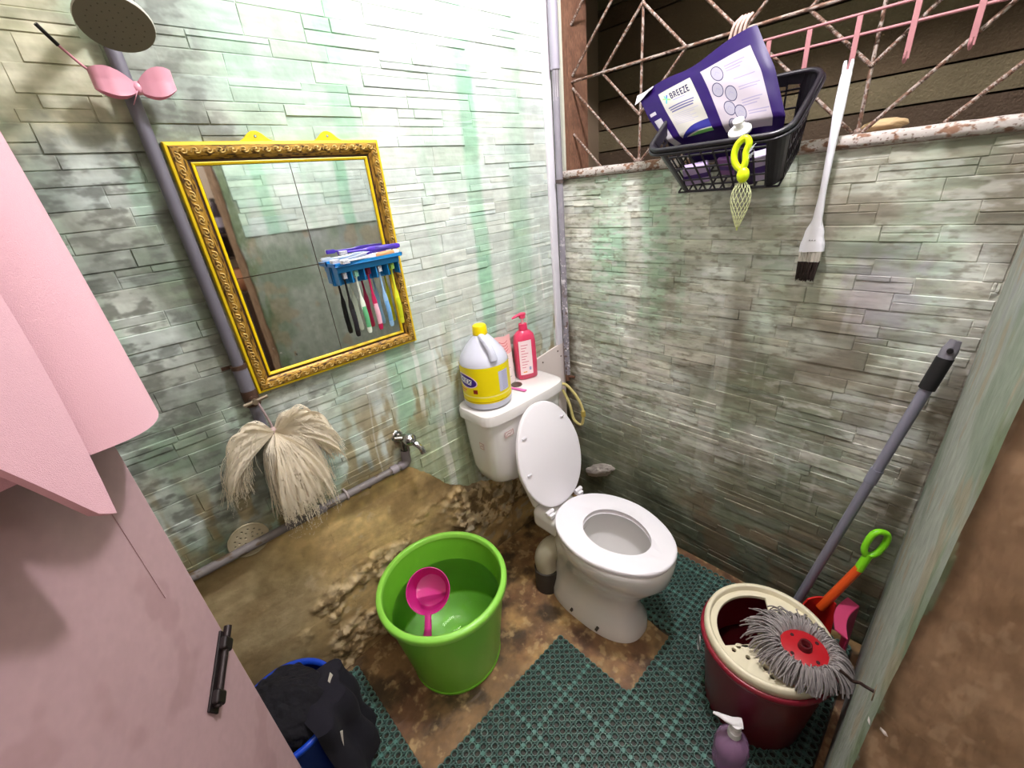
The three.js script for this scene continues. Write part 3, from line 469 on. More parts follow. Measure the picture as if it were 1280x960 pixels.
{
  // dipper leaning in the bucket, mouth towards the room
  const d = thing('dipper', 'magenta plastic water dipper with a short flat handle inside the bucket', 'dipper', [-0.965, 0.262, 0.18]);
  const pm = phys(0xd1258a, 0.35, { clearcoat: 0.2 });
  const cup = new THREE.Group(); cup.name = 'cup'; d.add(cup);
  const up = V(-0.36, 0.76, 0.54).normalize(); cup.quaternion.setFromUnitVectors(V(0, 1, 0), up);
  mesh('cup_shell', lathe([[0.001, 0], [0.05, 0], [0.055, 0.006], [0.068, 0.082], [0.072, 0.084], [0.072, 0.078], [0.069, 0.076], [0.058, 0.003], [0.052, -0.004], [0.001, -0.004]], 48), pm, cup);
  const rimC = up.clone().multiplyScalar(0.08); const out = V(-0.62, 0, 0.78).normalize(); out.addScaledVector(up, -out.dot(up)).normalize();
  const h0 = rimC.clone().addScaledVector(out, 0.068), h1 = rimC.clone().addScaledVector(out, 0.165).addScaledVector(up, -0.006);
  mesh('handle', sweep([[h0.x, h0.y, h0.z, 0.011, 0.006], [...h0.clone().lerp(h1, 0.3), 0.011, 0.006], [...h1, 0.016, 0.005]].map(a => a), V(0, 0, 0).crossVectors(up, out).toArray(), 12, 5, 4), pm, d);
}
// blue bin with dark laundry
{
  const P = [-1.455, 0, 0.225];
  const b = thing('laundry_bin', 'blue plastic bin stuffed with dark clothes between door and wall', 'bin', P);
  const bm = phys(0x0b247a, 0.35);
  mesh('body', lathe([[0.001, 0.004], [0.1, 0.004], [0.108, 0.02], [0.124, 0.29], [0.127, 0.29], [0.111, 0.016], [0.104, 0], [0.001, 0]], 48), bm, b);
  mesh('rim', lathe([[0.122, 0.288], [0.124, 0.3], [0.134, 0.3], [0.136, 0.288], [0.128, 0.284]], 48), phys(0x1c48c4, 0.3), b);
  const cm = std(0x0b0912, 0.95);
  const c = tag(mesh('laundry', (() => { const g = new THREE.IcosahedronGeometry(1, 24), p = g.attributes.position; for (let i = 0; i < p.count; i++) { const v = V(p.getX(i), p.getY(i), p.getZ(i)); const a = Math.atan2(v.z, v.x), n = fbm(v.x * 2.3 + 3 + v.y, v.z * 2.3 + 5, 131, 4) + 0.35 * Math.abs(vn(v.x * 5, v.z * 5 + v.y * 3, 132) - 0.5); const k = 0.82 + 0.4 * n; const r = v.y < 0 ? 0.104 : 0.108; p.setXYZ(i, v.x * r * k, 0.29 + v.y * (v.y > 0 ? 0.085 : 0.2) * (v.y > 0 ? k : 1), v.z * r * k); } g.computeVertexNormals(); return g; })(), cm), 'heap of black clothes filling the blue bin', 'clothes');
  c.position.set(...P);
  const hang = tag(mesh('dark_garment', sheet(26, 40, (u, v) => { const a = -0.1 + u * 1.42, w = v; const R = w < 0.25 ? 0.06 + 0.09 * w / 0.25 : 0.15 + 0.012 * Math.sin(u * 16) + 0.05 * (w - 0.25) * (0.4 + u) + 0.006 * Math.sin(w * 14 + u * 5); const y = w < 0.25 ? 0.335 - 0.018 * Math.pow(w / 0.25, 3) - 0.004 * Math.sin(u * 14) : 0.317 - (w - 0.25) / 0.75 * (0.29 + 0.02 * Math.sin(u * 9)); return [Math.cos(a) * R, Math.max(0.014, y), Math.sin(a) * R]; }, 0.006), std(0x0d0a18, 0.95)), 'black garment hanging over the side of the blue bin to the mat', 'clothes');
  hang.position.set(...P);
  const tagG = bb(-0.011, -0.0175, 0, 0.011, 0.0175, 0.001); tagG.rotateY(0.9); tagG.rotateZ(0.2); tagG.translate(0.118, 0.33, 0.045); mesh('care_label', tagG, std(0xcac4b8, 0.8), hang);
  const st = bar([0.08, 0.27, 0.142], [0.05, 0.16, 0.16], 0.02, 0.002, [1, 0, 0.2]); mesh('white_stripe', st, std(0xcac4b8, 0.8), hang);
}
// red mop bucket with its cream wringer insert
const MB = [-0.42, 0, 1.055];
{
  const b = thing('mop_bucket', 'dark red spin-mop bucket with cream wringer insert', 'bucket', MB);
  const rm = phys(0x6e0c1c, 0.32, { clearcoat: 0.25 }), cr = phys(0xe8dfc2, 0.4);
  mesh('body', lathe([[0.001, 0.005], [0.124, 0.005], [0.152, 0.29], [0.16, 0.292], [0.16, 0.28], [0.156, 0.275], [0.13, 0.002], [0.124, 0], [0.001, 0]], 64), rm, b);
  mesh('body_rim', lathe([[0.152, 0.288], [0.156, 0.298], [0.166, 0.298], [0.168, 0.286], [0.162, 0.274], [0.157, 0.276]], 64), phys(0x85142a, 0.3, { clearcoat: 0.25 }), b);
  // insert: plate with a wide pouring mouth, a wringer well and drain holes
  const ins = new THREE.Group(); ins.name = 'wringer_insert'; b.add(ins);
  const S = new THREE.Shape(); S.absarc(0, 0, 0.15, 0, 2 * PI, false);
  const dirA = 1.45;                                    // direction of the pouring mouth in plan (x, -z)
  const q = (r, a) => [Math.cos(a) * r, Math.sin(a) * r];
  const mouth = new THREE.Path(); const mp = []; for (let i = 0; i <= 24; i++) mp.push(new THREE.Vector2(...q(0.128, dirA - 1.12 + 2.24 * i / 24))); mp.push(new THREE.Vector2(...q(0.06, dirA + 1.35)), new THREE.Vector2(...q(0.022, dirA + 0.9)), new THREE.Vector2(...q(0.018, dirA)), new THREE.Vector2(...q(0.022, dirA - 0.9)), new THREE.Vector2(...q(0.06, dirA - 1.35))); mouth.setFromPoints(mp); S.holes.push(mouth);
  const wc = q(0.058, dirA + PI - 0.05); const well = new THREE.Path(); well.absarc(wc[0], wc[1], 0.066, 0, 2 * PI, true); S.holes.push(well);
  for (const [r, a] of [[0.112, dirA + 1.25], [0.094, dirA + 1.22], [0.098, dirA + 1.55], [0.1, dirA + 1.99], [0.117, dirA + 2.12]]) { const h = new THREE.Path(); const c = q(r, a); h.absarc(c[0], c[1], 0.0085, 0, 2 * PI, true); S.holes.push(h); }
  const pg = new THREE.ExtrudeGeometry(S, { depth: 0.006, bevelEnabled: true, bevelSize: 0.003, bevelThickness: 0.003, bevelSegments: 3, curveSegments: 28 }); pg.rotateX(-PI / 2); pg.translate(0, 0.3, 0);
  mesh('plate', toCreasedNormals(pg, 0.5), cr, ins);
  mesh('insert_rim', lathe([[0.142, 0.304], [0.144, 0.322], [0.149, 0.327], [0.157, 0.324], [0.16, 0.312], [0.159, 0.297], [0.15, 0.297]], 64), cr, ins);
  mesh('wringer_well', lathe([[0.066, 0.306], [0.062, 0.24], [0.05, 0.225], [0.001, 0.222]], 32).translate(wc[0], 0, -wc[1]), cr, ins);
  mesh('dirty_water', lathe([[0.001, 0.16], [0.137, 0.16]], 48), phys(0x2a0508, 0.05), b);
  // bail ends: loop below the mouth
  const lp = []; for (let i = 0; i <= 10; i++) { const a = i / 10 * 2 * PI; lp.push([-0.1 + 0.012 * Math.cos(a) - 0.012, 0.262 + 0.026 * Math.sin(a), -0.135 - 0.008 * Math.cos(a)]); }
  mesh('bail_loop', tube(lp, 0.0022, 30, 8), std(0xb9bcc0, 0.35, { metalness: 0.8 }), b);
}

// ---------- mirror ----------
const chrome = std(0xc8cbd0, 0.18, { metalness: 1 });
const MIR = [-0.979, 1.364, 0], MW = 0.238, MH = 0.284;
{
  const m = thing('wall_mirror', 'mirror of four panes in an ornate gold frame on the stone-pattern wall', 'mirror', MIR);
  const gold = std(0xffffff, 0.42, { metalness: 0.35, map: colTex(256, 64, (u, v) => { const n = fbm(u * 30, v * 8, 141, 4); let c = mix([134, 98, 30], [186, 146, 58], n); return mix(c, [74, 50, 18], ss(0.55, 0.7, fbm(u * 44, v * 12, 142, 3))); }) });
  const yellow = phys(0xe0c000, 0.38, { clearcoat: 0.2 }), relief = std(0xb99a56, 0.38, { metalness: 0.45 }), dark = std(0x4a2f14, 0.6);
  // profile strip between two (inset, height) stations on one side of the frame, mitred at the ends
  const side = (k, prof) => { const pos = []; const A = k % 2 ? MH : MW, B = k % 2 ? MW : MH; const f = (d, h, e) => { const l = (A - d) * e, o = -(B - d); return k === 0 ? [l, o, h] : k === 1 ? [-o, l, h] : k === 2 ? [-l, -o, h] : [o, -l, h]; }; const uv = []; for (let i = 0; i < prof.length - 1; i++) { const [d0, h0] = prof[i], [d1, h1] = prof[i + 1]; const a = f(d0, h0, -1), b = f(d0, h0, 1), c = f(d1, h1, 1), d = f(d1, h1, -1); pos.push(...a, ...b, ...c, ...a, ...c, ...d); const va = i / prof.length, vb = (i + 1) / prof.length; uv.push(0, va, 1, va, 1, vb, 0, va, 1, vb, 0, vb); } const g = new THREE.BufferGeometry(); g.setAttribute('position', new THREE.Float32BufferAttribute(pos, 3)); g.setAttribute('uv', new THREE.Float32BufferAttribute(uv, 2)); g.computeVertexNormals(); return g; };
  const scroll = tube([[-0.009, -0.003, 0], [-0.005, 0.004, 0.001], [0.001, 0.004, 0.0015], [0.002, -0.001, 0.002], [-0.002, -0.001, 0.002], [-0.001, -0.004, 0.001], [0.006, -0.004, 0.0005], [0.01, 0.002, 0]], 0.0017, 22, 5);
  for (let k = 0; k < 4; k++) {
    const r = mesh('frame_rail', side(k, [[0.007, 0.02], [0.01, 0.0235], [0.018, 0.024], [0.026, 0.0215], [0.029, 0.017], [0.033, 0.014]]), gold, m);
    label(mesh('outer_edging', side(k, [[0, 0], [0, 0.015], [0.002, 0.019], [0.007, 0.02]]), yellow, r), 'bright yellow outer edging');
    mesh('inner_groove', side(k, [[0.033, 0.014], [0.034, 0.0105], [0.038, 0.0105], [0.038, 0.0135]]), dark, r);
    label(mesh('inner_lip', side(k, [[0.038, 0.0135], [0.04, 0.0145], [0.044, 0.0125], [0.045, 0.008]]), yellow, r), 'bright yellow inner lip');
    const L = k % 2 ? MH : MW, n = Math.round((2 * L - 0.03) / 0.024), o = (k % 2 ? MW : MH) - 0.0175;
    for (let i = 0; i < n; i++) { const l = -L + 0.018 + (2 * L - 0.036) * (i + 0.5) / n; const s = mesh('scroll', scroll, relief, r); s.position.set(...(k === 0 ? [l, -o, 0.0235] : k === 1 ? [o, l, 0.0235] : k === 2 ? [-l, o, 0.0235] : [-o, -l, 0.0235])); s.rotation.z = k * PI / 2 + (i % 2 ? PI : 0); }
  }
  const glass = std(0xeef2f0, 0.03, { metalness: 1 });
  const gx = MW - 0.0455, gy = MH - 0.0455, gp = 0.0009;
  for (const sx of [-1, 1]) for (const sy of [-1, 1]) { const x0 = sx < 0 ? -gx : gp, x1 = sx < 0 ? -gp : gx, y0 = sy < 0 ? -gy : gp, y1 = sy < 0 ? -gp : gy; mesh('mirror_pane', bb(x0, y0, 0.0045, x1, y1, 0.0085), glass, m); }
  mesh('backing_board', bb(-MW + 0.004, -MH + 0.004, 0.0006, MW - 0.004, MH - 0.004, 0.004), dark, m);
  for (const x of [-0.06, 0.105]) { const s = new THREE.Shape(); s.moveTo(-0.036, 0); s.bezierCurveTo(-0.02, 0.004, -0.016, 0.02, 0, 0.02); s.bezierCurveTo(0.016, 0.02, 0.02, 0.004, 0.036, 0); const h = new THREE.Path(); h.absarc(0, 0.01, 0.0032, 0, 2 * PI, true); s.holes.push(h); const g = new THREE.ExtrudeGeometry(s, { depth: 0.003, bevelEnabled: true, bevelSize: 0.001, bevelThickness: 0.001, bevelSegments: 1 }); g.translate(x, MH - 0.001, 0.012); mesh('hanging_tab', g, yellow, m); mesh('nail', rod([x, MH + 0.009, 0.0], [x, MH + 0.009, 0.018], 0.0022, 0.0022, 8), chrome, m); }
}

// ---------- toothbrush holder and toothbrushes in front of the mirror ----------
{
  const P = [-0.858, 1.3, 0.0125];
  const h = thing('toothbrush_holder', 'blue plastic toothbrush holder stuck on the mirror', 'toothbrush holder', P);
  const bm = phys(0x1a94dc, 0.3, { transmission: 0.25, thickness: 0 });
  mesh('tray', merge([bb(-0.1, 0.052, 0, 0.1, 0.056, 0.05, 0.002), bb(-0.1, 0.056, 0, 0.1, 0.066, 0.003), bb(-0.1, 0.056, 0.047, 0.1, 0.062, 0.05), bb(-0.1, 0.056, 0, -0.097, 0.062, 0.05), bb(0.097, 0.056, 0, 0.1, 0.062, 0.05)]), bm, h);
  mesh('back_plate', bb(-0.095, 0, 0, 0.095, 0.054, 0.003, 0.001), bm, h);
  for (let i = 0; i < 6; i++) { const x = -0.09 + 0.036 * i; mesh('divider', bb(x - 0.0015, 0.004, 0.003, x + 0.0015, 0.053, 0.036, 0.001), bm, h); }
  mesh('front_lip', bb(-0.092, 0.036, 0.036, 0.092, 0.053, 0.039, 0.001), bm, h);
  // one toothbrush standing on its handle end at y = 0; head at the top
  const brush = (name, label, body, grip, bristle, hk, L = 0.185, w = 0.0072) => {
    const b = thing(name, label, 'toothbrush', [0, 0, 0], 0, hk);
    mesh('handle', sweep([[0, 0, 0, w * 0.7, 0.003], [0, 0.008, 0, w, 0.004], [0, 0.05, 0.002, w * 0.95, 0.0045], [0, 0.085, 0, w, 0.0042], [0, 0.115, -0.001, 0.0032, 0.003], [0, L - 0.028, 0, 0.0028, 0.0024], [0, L - 0.022, 0, 0.0055, 0.0024], [0, L - 0.002, 0, 0.0055, 0.0024], [0, L, 0, 0.003, 0.001]], [1, 0, 0], 10, 4), body, b);
    mesh('grip', sweep([[0, 0.018, 0.0012, w * 0.95, 0.0042], [0, 0.05, 0.003, w * 1.04, 0.0052], [0, 0.078, 0.0012, w * 0.9, 0.0042]], [1, 0, 0], 10, 4), grip, b);
    const br = []; for (let i = 0; i < 3; i++) for (let j = 0; j < 6; j++) br.push(rod([-0.0035 + 0.0035 * i, L - 0.02 + 0.0033 * j, 0.002], [-0.0035 + 0.0035 * i, L - 0.02 + 0.0033 * j, 0.0125], 0.0014, 0.0014, 6)); mesh('bristles', merge(br), bristle, b);
    return b;
  };
  const c = (x, r = 0.35) => phys(x, r); const white = c(0xe8eaf0), HK = 'toothbrushes in the blue holder';
  const hung = [
    ['black toothbrush hanging in the blue holder', c(0x101014), c(0x24242a), white, -0.072, 0.0],
    ['pale green and white toothbrush hanging in the blue holder', c(0xdfe8d8), c(0x5fae7a), c(0x9ad8c0), -0.036, 0.02],
    ['crimson and pink toothbrush hanging in the blue holder', c(0xb5184f), c(0xe9b4c4), c(0x7a1c40), 0.0, 0.02],
    ['light blue toothbrush hanging in the blue holder', c(0x8fb8dc), c(0x6fa4d4), white, 0.036, 0.03],
    ['lime yellow toothbrush hanging in the blue holder', c(0xd6dc35), c(0xc2cf22), c(0xa7d86a), 0.072, 0.01]];
  for (const [l, b, g, s, x, tilt] of hung) { const o = brush('toothbrush', l, b, g, s, HK); o.position.set(P[0] + x, P[1] - 0.145, P[2] + 0.022); o.rotation.set(0, 0, tilt); }
  const lying = [
    ['white and purple toothbrush lying on the blue holder', white, c(0x6a45c8), white, -0.1, 0.069, 0.014, 0.06, 0.05],
    ['white and tan toothbrush lying on the blue holder', white, c(0xcf9a6a), white, -0.088, 0.0645, 0.036, 0.12, -0.02],
    ['violet toothbrush lying on the blue holder with its end past the frame', c(0x5535b8), c(0x4a3aa0), white, -0.078, 0.0785, 0.03, 0.03, -0.14]];
  for (const [l, b, g, s, x, y, z, ry, rz] of lying) { const o = brush('toothbrush', l, b, g, s, HK); o.position.set(P[0] + x + 0.185, P[1] + y, P[2] + z); o.rotation.set(0, ry, PI / 2 + rz * 0.3); }
}

// ---------- shower riser with head ----------
{
  const s = thing('shower_pipe', 'grey plastic shower riser with round shower head beside the mirror', 'shower', [-1.236, 0, 0.022]);
  const pm = std(0x62606a, 0.5), dk = std(0x2b2622, 0.5), rust = std(0x4a3427, 0.7, { metalness: 0.3 });
  mesh('riser', merge([rod([0, 0.96, 0], [0, 1.8, 0], 0.0125, 0.0125, 18)]), pm, s);
  mesh('coupling', rod([0, 1.1, 0], [0, 1.165, 0], 0.0165, 0.0165, 20), std(0x6a6872, 0.5), s);
  mesh('strap', merge([rod([0, 1.16, 0], [0, 1.17, 0], 0.0178, 0.0178, 20), bb(-0.034, 1.161, -0.021, -0.012, 1.169, -0.018), bb(0.012, 1.161, -0.021, 0.034, 1.169, -0.018)]), rust, s);
  const v = mesh('valve', merge([rod([0, 1.06, 0], [0, 1.102, 0], 0.018, 0.018, 8), rod([0, 1.08, 0], [0, 1.08, 0.032], 0.011, 0.009, 14)]), rust, s);
  mesh('valve_handle', merge([rod([-0.026, 1.078, 0.036], [0.03, 1.084, 0.036], 0.0045, 0.0045, 10), rod([0, 1.08, 0.03], [0, 1.08, 0.042], 0.007, 0.007, 12)]), std(0x8f8372, 0.4, { metalness: 0.7 }), v);
  mesh('elbow', tube([[0, 1.795, 0], [0, 1.835, 0.004], [-0.001, 1.852, 0.03], [-0.004, 1.855, 0.1], [-0.008, 1.845, 0.165], [-0.011, 1.81, 0.19]], 0.0125, 40, 14), dk, s);
  const head = new THREE.Group(); head.name = 'shower_head'; head.position.set(-0.012, 1.772, 0.215); s.add(head); head.quaternion.setFromUnitVectors(V(0, -1, 0), V(-0.12, -0.86, 0.5).normalize());
  mesh('head_shell', lathe([[0.001, 0.04], [0.014, 0.038], [0.018, 0.022], [0.035, 0.014], [0.045, 0.009], [0.0475, 0.003], [0.0465, 0]], 44), std(0xa8a598, 0.4), head);
  const holes = []; for (let r = 0; r < 4; r++) for (let i = 0; i < (r ? r * 7 : 1); i++) { const a = i / Math.max(1, r * 7) * 2 * PI; holes.push(rod([Math.cos(a) * r * 0.011, 0.0005, Math.sin(a) * r * 0.011], [Math.cos(a) * r * 0.011, -0.0014, Math.sin(a) * r * 0.011], 0.0011, 0.0011, 6)); }
  label(mesh('spray_face', lathe([[0.0465, 0], [0.044, -0.0008], [0.001, -0.0012]], 44), std(0x7d7662, 0.55), head), 'grey-brown spray face');
  mesh('nozzles', merge(holes), std(0x5a5444, 0.6), head);
}
// ribbon bow on a stick, tied to the shower riser
{
  const r = thing('ribbon_wand', 'pink ribbon bow on a thin black-tipped stick tied to the shower riser', 'ribbon', [-1.226, 1.73, 0.052]);
  const rb = phys(0xdf9fb0, 0.35, { sheen: 0.5, sheenColor: new THREE.Color(0xffc0cc), transmission: 0.2, thickness: 0 });
  const loop = (dir, len, wid, tw) => sheet(20, 12, (u, v) => { const a = u * 2 * PI, t = 0.5 - 0.5 * Math.cos(a), z = 0.017 * Math.sin(a) * (0.6 + 0.4 * t); const w = (v - 0.5) * wid * (0.28 + 0.95 * Math.sin(PI * Math.pow(t, 0.9) * 0.82)); return [dir * len * t, w + 0.006 * t + tw * t * 0.02, z + 0.5 * Math.abs(w) * 0.2 + 0.004 * t]; }, 0.0012);
  mesh('bow_loop', loop(-1, 0.062, 0.036, 0.2), rb, r); mesh('bow_loop', loop(1, 0.06, 0.038, 0.4), rb, r);
  mesh('knot', new THREE.SphereGeometry(0.01, 14, 10).scale(1, 1.1, 0.9), rb, r);
  mesh('tail', sheet(10, 4, (u, v) => [-0.003 - 0.012 * u, -0.006 - 0.02 * u, 0.006 + (v - 0.5) * 0.012 + 0.006 * Math.sin(u * 4)], 0.0012), rb, r);
  mesh('stick', tube([[-0.01, 0.0, 0.002], [-0.055, 0.018, 0.006], [-0.088, 0.052, 0.02]], 0.0022, 20, 8), std(0xc07f8a, 0.5), r);
  mesh('stick_tip', rod([-0.087, 0.051, 0.0195], [-0.104, 0.074, 0.032], 0.0032, 0.0032, 10), std(0x15100f, 0.4), r);
}
// nylon net scrubber hanging under the valve
{
  const n = thing('net_scrubber', 'cream nylon net scrubber hung by a cord from the shower valve', 'scrubber', [-1.22, 0.985, 0.05]);
  mesh('cord', tube([[-0.012, 0.1, 0.004], [-0.006, 0.06, 0.008], [0, 0.02, 0.0], [0, 0, 0]], 0.0028, 20, 6), std(0xa58f92, 0.8), n);
  mesh('knot', new THREE.SphereGeometry(0.011, 12, 10), std(0xb7a09c, 0.8), n);
  const R = rng(77), mk = (cnt, seed, dirA, dirB, len, drop) => { const out = []; for (let i = 0; i < cnt; i++) { const a = dirA + (dirB - dirA) * R(), l = len * (0.75 + 0.35 * R()), zo = 0.005 + 0.05 * R(); const x1 = Math.cos(a) * l * 0.5, y1 = Math.sin(a) * l * 0.5, x2 = x1 * (1.7 + 0.2 * R()), y2 = y1 - drop * (0.35 + 0.2 * R()), x3 = x1 * (1.8 + 0.35 * R()) + (R() - 0.5) * 0.02, y3 = y1 - drop * (0.75 + 0.3 * R()); out.push(tube([[0, 0, 0], [x1 * 0.6, y1 * 0.7 + 0.01, zo * 0.5], [x1 * 1.2, y1 * 0.8, zo], [x2, y2, zo * 0.9], [x3, y3, zo * 0.7 - 0.01]], 0.00035 + 0.0004 * R(), 12, 3)); } return out; };
  const cream = std(0xf6edd8, 0.9, { side: THREE.DoubleSide });
  mesh('net_strands', merge([...mk(300, 1, 2.3, 3.25, 0.14, 0.14), ...mk(360, 2, -0.25, 0.8, 0.135, 0.13), ...mk(640, 3, -2.2, -0.4, 0.105, 0.19)]), cream, n).userData.kind = 'stuff';
  // gathered strips of net: each falls from the knot in an arc and frays at its end
  const netA = greyTex(256, 256, (u, v) => (vn(u * 110, v * 12, 145) * 0.65 + vn(u * 128, v * 100, 146) * 0.5) * (1 - 0.5 * ss(0.6, 1, v)) > 0.45 ? 1 : 0, true);
  const net = phys(0xfbf3e0, 0.95, { transmission: 0.45, thickness: 0, side: THREE.DoubleSide, alphaMap: netA, alphaTest: 0.5 });
  const fan = (a0, a1, l, drop, z, pleat, ph) => mesh('net_layer', sheet(44, 26, (u, v) => { const a = a0 + (a1 - a0) * u, t = v, ll = l * (0.9 + 0.2 * vn(u * 7 + ph, 2, 31)); const x = Math.cos(a) * ll * (1 - Math.pow(1 - t, 1.8)), y = Math.sin(a) * ll * Math.sin(Math.min(1, t * 1.3) * PI / 2) - drop * (0.85 + 0.3 * vn(u * 9 + ph, 5, 32)) * t * t; const pl = Math.sin(u * pleat + ph + 2 * vn(u * 6, v * 3 + ph, 33)); return [x + 0.002 * pl * t, y, z * Math.sin(Math.pow(t, 0.7) * PI * 0.85) + 0.008 + 0.0022 * pl * Math.min(1, t * 3)]; }, 0.0007), net, n);
  for (let k = 0; k < 3; k++) { fan(2.15, 3.3, 0.12 + 0.012 * k, 0.14, 0.02 + 0.014 * k, 34, k); fan(-0.35, 0.95, 0.118 + 0.012 * k, 0.14, 0.022 + 0.014 * k, 38, k + 2); fan(-2.25, -0.4, 0.085 + 0.01 * k, 0.205, 0.03 + 0.016 * k, 44, k + 4); }
}

// ---------- water pipe, tap, strainer ----------
{
  const p = thing('water_pipe', 'grey water pipe along the mirror wall rising to the tap', 'pipe', [-0.872, 0.675, 0]);
  const pm = std(0xffffff, 0.55, { map: colTex(64, 512, (u, v) => { const n = fbm(u * 6, v * 60, 151, 4); let c = mix([104, 98, 98], [126, 120, 118], n); return mix(c, [92, 78, 62], ss(0.55, 0.7, fbm(u * 5 + 3, v * 40, 152, 3))); }) });
  mesh('run', rod([-0.93, 0, 0.021], [-0.02, 0, 0.021], 0.0125, 0.0125, 16), pm, p);
  mesh('elbow', tube([[-0.03, 0, 0.021], [-0.012, 0.0, 0.021], [0, 0.012, 0.021], [0, 0.03, 0.022], [0.002, 0.055, 0.024]], 0.0155, 20, 14), std(0x7b7478, 0.5), p);
  for (const x of [-0.05, -0.3]) mesh('collar', rod([x - 0.012, 0, 0.021], [x + 0.012, 0, 0.021], 0.0152, 0.0152, 18), std(0x8a8488, 0.5), p);
  mesh('clamp', tube([[-0.22, -0.012, 0.004], [-0.22, -0.013, 0.026], [-0.22, 0, 0.036], [-0.22, 0.013, 0.026], [-0.22, 0.014, 0.004]], 0.004, 20, 6), std(0x9d9290, 0.6), p);
}
{
  const t = thing('tap', 'chrome wall tap with curved spout above the pipe elbow', 'tap', [-0.868, 0.765, 0]);
  mesh('wall_flange', lathe([[0.001, 0.006], [0.016, 0.006], [0.021, 0.001], [0.021, 0]], 24).rotateX(PI / 2).translate(-0.008, 0.012, 0), chrome, t);
  mesh('body', merge([rod([0, -0.04, 0.024], [0, 0.016, 0.026], 0.0145, 0.0145, 20), rod([-0.006, 0.012, 0], [0.002, 0.008, 0.045], 0.011, 0.013, 16), rod([-0.03, 0.02, 0.022], [0, 0.01, 0.03], 0.008, 0.011, 14)]), std(0x8d8780, 0.25, { metalness: 1 }), t);
  mesh('knob', lathe([[0.001, 0.028], [0.008, 0.028], [0.012, 0.024], [0.014, 0.02], [0.021, 0.017], [0.022, 0.004], [0.019, 0], [0.001, 0]], 12).rotateX(PI / 2).translate(0.008, 0.012, 0.046), chrome, t);
  mesh('spout', sweep([[0.008, -0.004, 0.034, 0.009, 0.009], [0.024, -0.012, 0.056, 0.0095, 0.0095], [0.034, -0.028, 0.07, 0.0095, 0.0095], [0.037, -0.048, 0.075, 0.0095, 0.0095]], [1, 0, 0], 16), chrome, t);
}
{
  const s = new THREE.Shape(); s.absarc(0, 0, 0.05, 0, 2 * PI, false);
  for (const [r, n] of [[0.012, 4], [0.023, 9], [0.034, 14]]) for (let i = 0; i < n; i++) { const a = i / n * 2 * PI + r * 40, h = new THREE.Path(); h.absarc(Math.cos(a) * r, Math.sin(a) * r, 0.0034, 0, 2 * PI, true); s.holes.push(h); }
  const g = new THREE.ExtrudeGeometry(s, { depth: 0.002, bevelEnabled: true, bevelSize: 0.001, bevelThickness: 0.001, bevelSegments: 1, curveSegments: 12 });
  const st = thing('drain_strainer', 'round perforated drain strainer tucked behind the water pipe', 'strainer', [-1.365, 0.688, 0.0068]);
  mesh('plate', g, std(0xb3a88c, 0.6), st);
  mesh('plate_rim', new THREE.TorusGeometry(0.049, 0.0024, 8, 40).translate(0, 0, 0.002), std(0xb3a88c, 0.6), st);
}

// ---------- on the cistern ----------
const TOPY = 0.802;
{
  const j = thing('bleach_jug', 'white jug with yellow label and yellow cap on the cistern', 'jug', [-0.545, TOPY, 0.098]);
  const wm = phys(0xdfe2f2, 0.3, { transmission: 0.15, thickness: 0 });
  const K = 0.9;
  mesh('body', lathe([[0.001, 0.004], [0.07, 0.004], [0.078, 0], [0.09, 0.006], [0.096, 0.018], [0.096, 0.172], [0.094, 0.19], [0.084, 0.214], [0.062, 0.244], [0.04, 0.27], [0.028, 0.284], [0.025, 0.29], [0.025, 0.3], [0.001, 0.3]].map(p => [p[0] * K, p[1] * K]), 56), wm, j);
  mesh('handle', sweep([[-0.012, 0.255, 0.018, 0.012, 0.01], [-0.02, 0.246, 0.047, 0.013, 0.012], [-0.021, 0.216, 0.071, 0.013, 0.012], [-0.019, 0.183, 0.08, 0.015, 0.012]], [1, 0, 0.2], 14), wm, j);
  mesh('cap', lathe([[0.024, 0.286], [0.0275, 0.284], [0.0285, 0.29], [0.0265, 0.318], [0.022, 0.322], [0.001, 0.323]].map(p => [p[0] * K, p[1] * K]), 32), phys(0xf2d800, 0.35), j);
  const tx = canvasTex(1024, 300, (x, w, h) => {
    x.fillStyle = '#f4e000'; x.fillRect(0, 0, w, h);
    x.fillStyle = '#ffffff'; x.globalAlpha = 0.55; x.fillRect(0, h - 62, w, 12); x.globalAlpha = 1; x.fillStyle = '#b88a00'; x.fillRect(0, h - 14, w, 6);
    x.save(); x.translate(762, 112); x.rotate(0.2); x.fillStyle = '#f6d8f0'; x.beginPath(); x.ellipse(0, 0, 98, 56, 0, 0, 7); x.fill(); x.fillStyle = '#3b1f8e'; x.beginPath(); x.ellipse(0, 0, 90, 48, 0, 0, 7); x.fill();
    x.fillStyle = '#ffffff'; x.fillRect(-74, -24, 128, 46); x.fillStyle = '#2a2a90'; x.font = 'bold 48px sans-serif'; x.textAlign = 'center'; x.fillText('OREX', -10, 16); x.restore();
    x.fillStyle = '#e85a20'; x.fillRect(690, 186, 74, 10); x.fillStyle = '#f08070'; x.fillRect(690, 206, 60, 8); x.fillStyle = '#8a2018'; x.fillRect(822, 180, 30, 34);
    x.fillStyle = '#c9cbe6'; x.fillRect(0, 50, 62, 170); x.fillRect(1002, 50, 22, 170); x.fillStyle = '#8f90b8'; for (let i = 0; i < 12; i++) x.fillRect(4, 62 + i * 13, 50, 4);
  });
  mesh('label', new THREE.CylinderGeometry(0.0966 * K, 0.0966 * K, 0.132, 56, 1, true).translate(0, 0.097, 0), std(0xffffff, 0.4, { map: tx }), j);
}
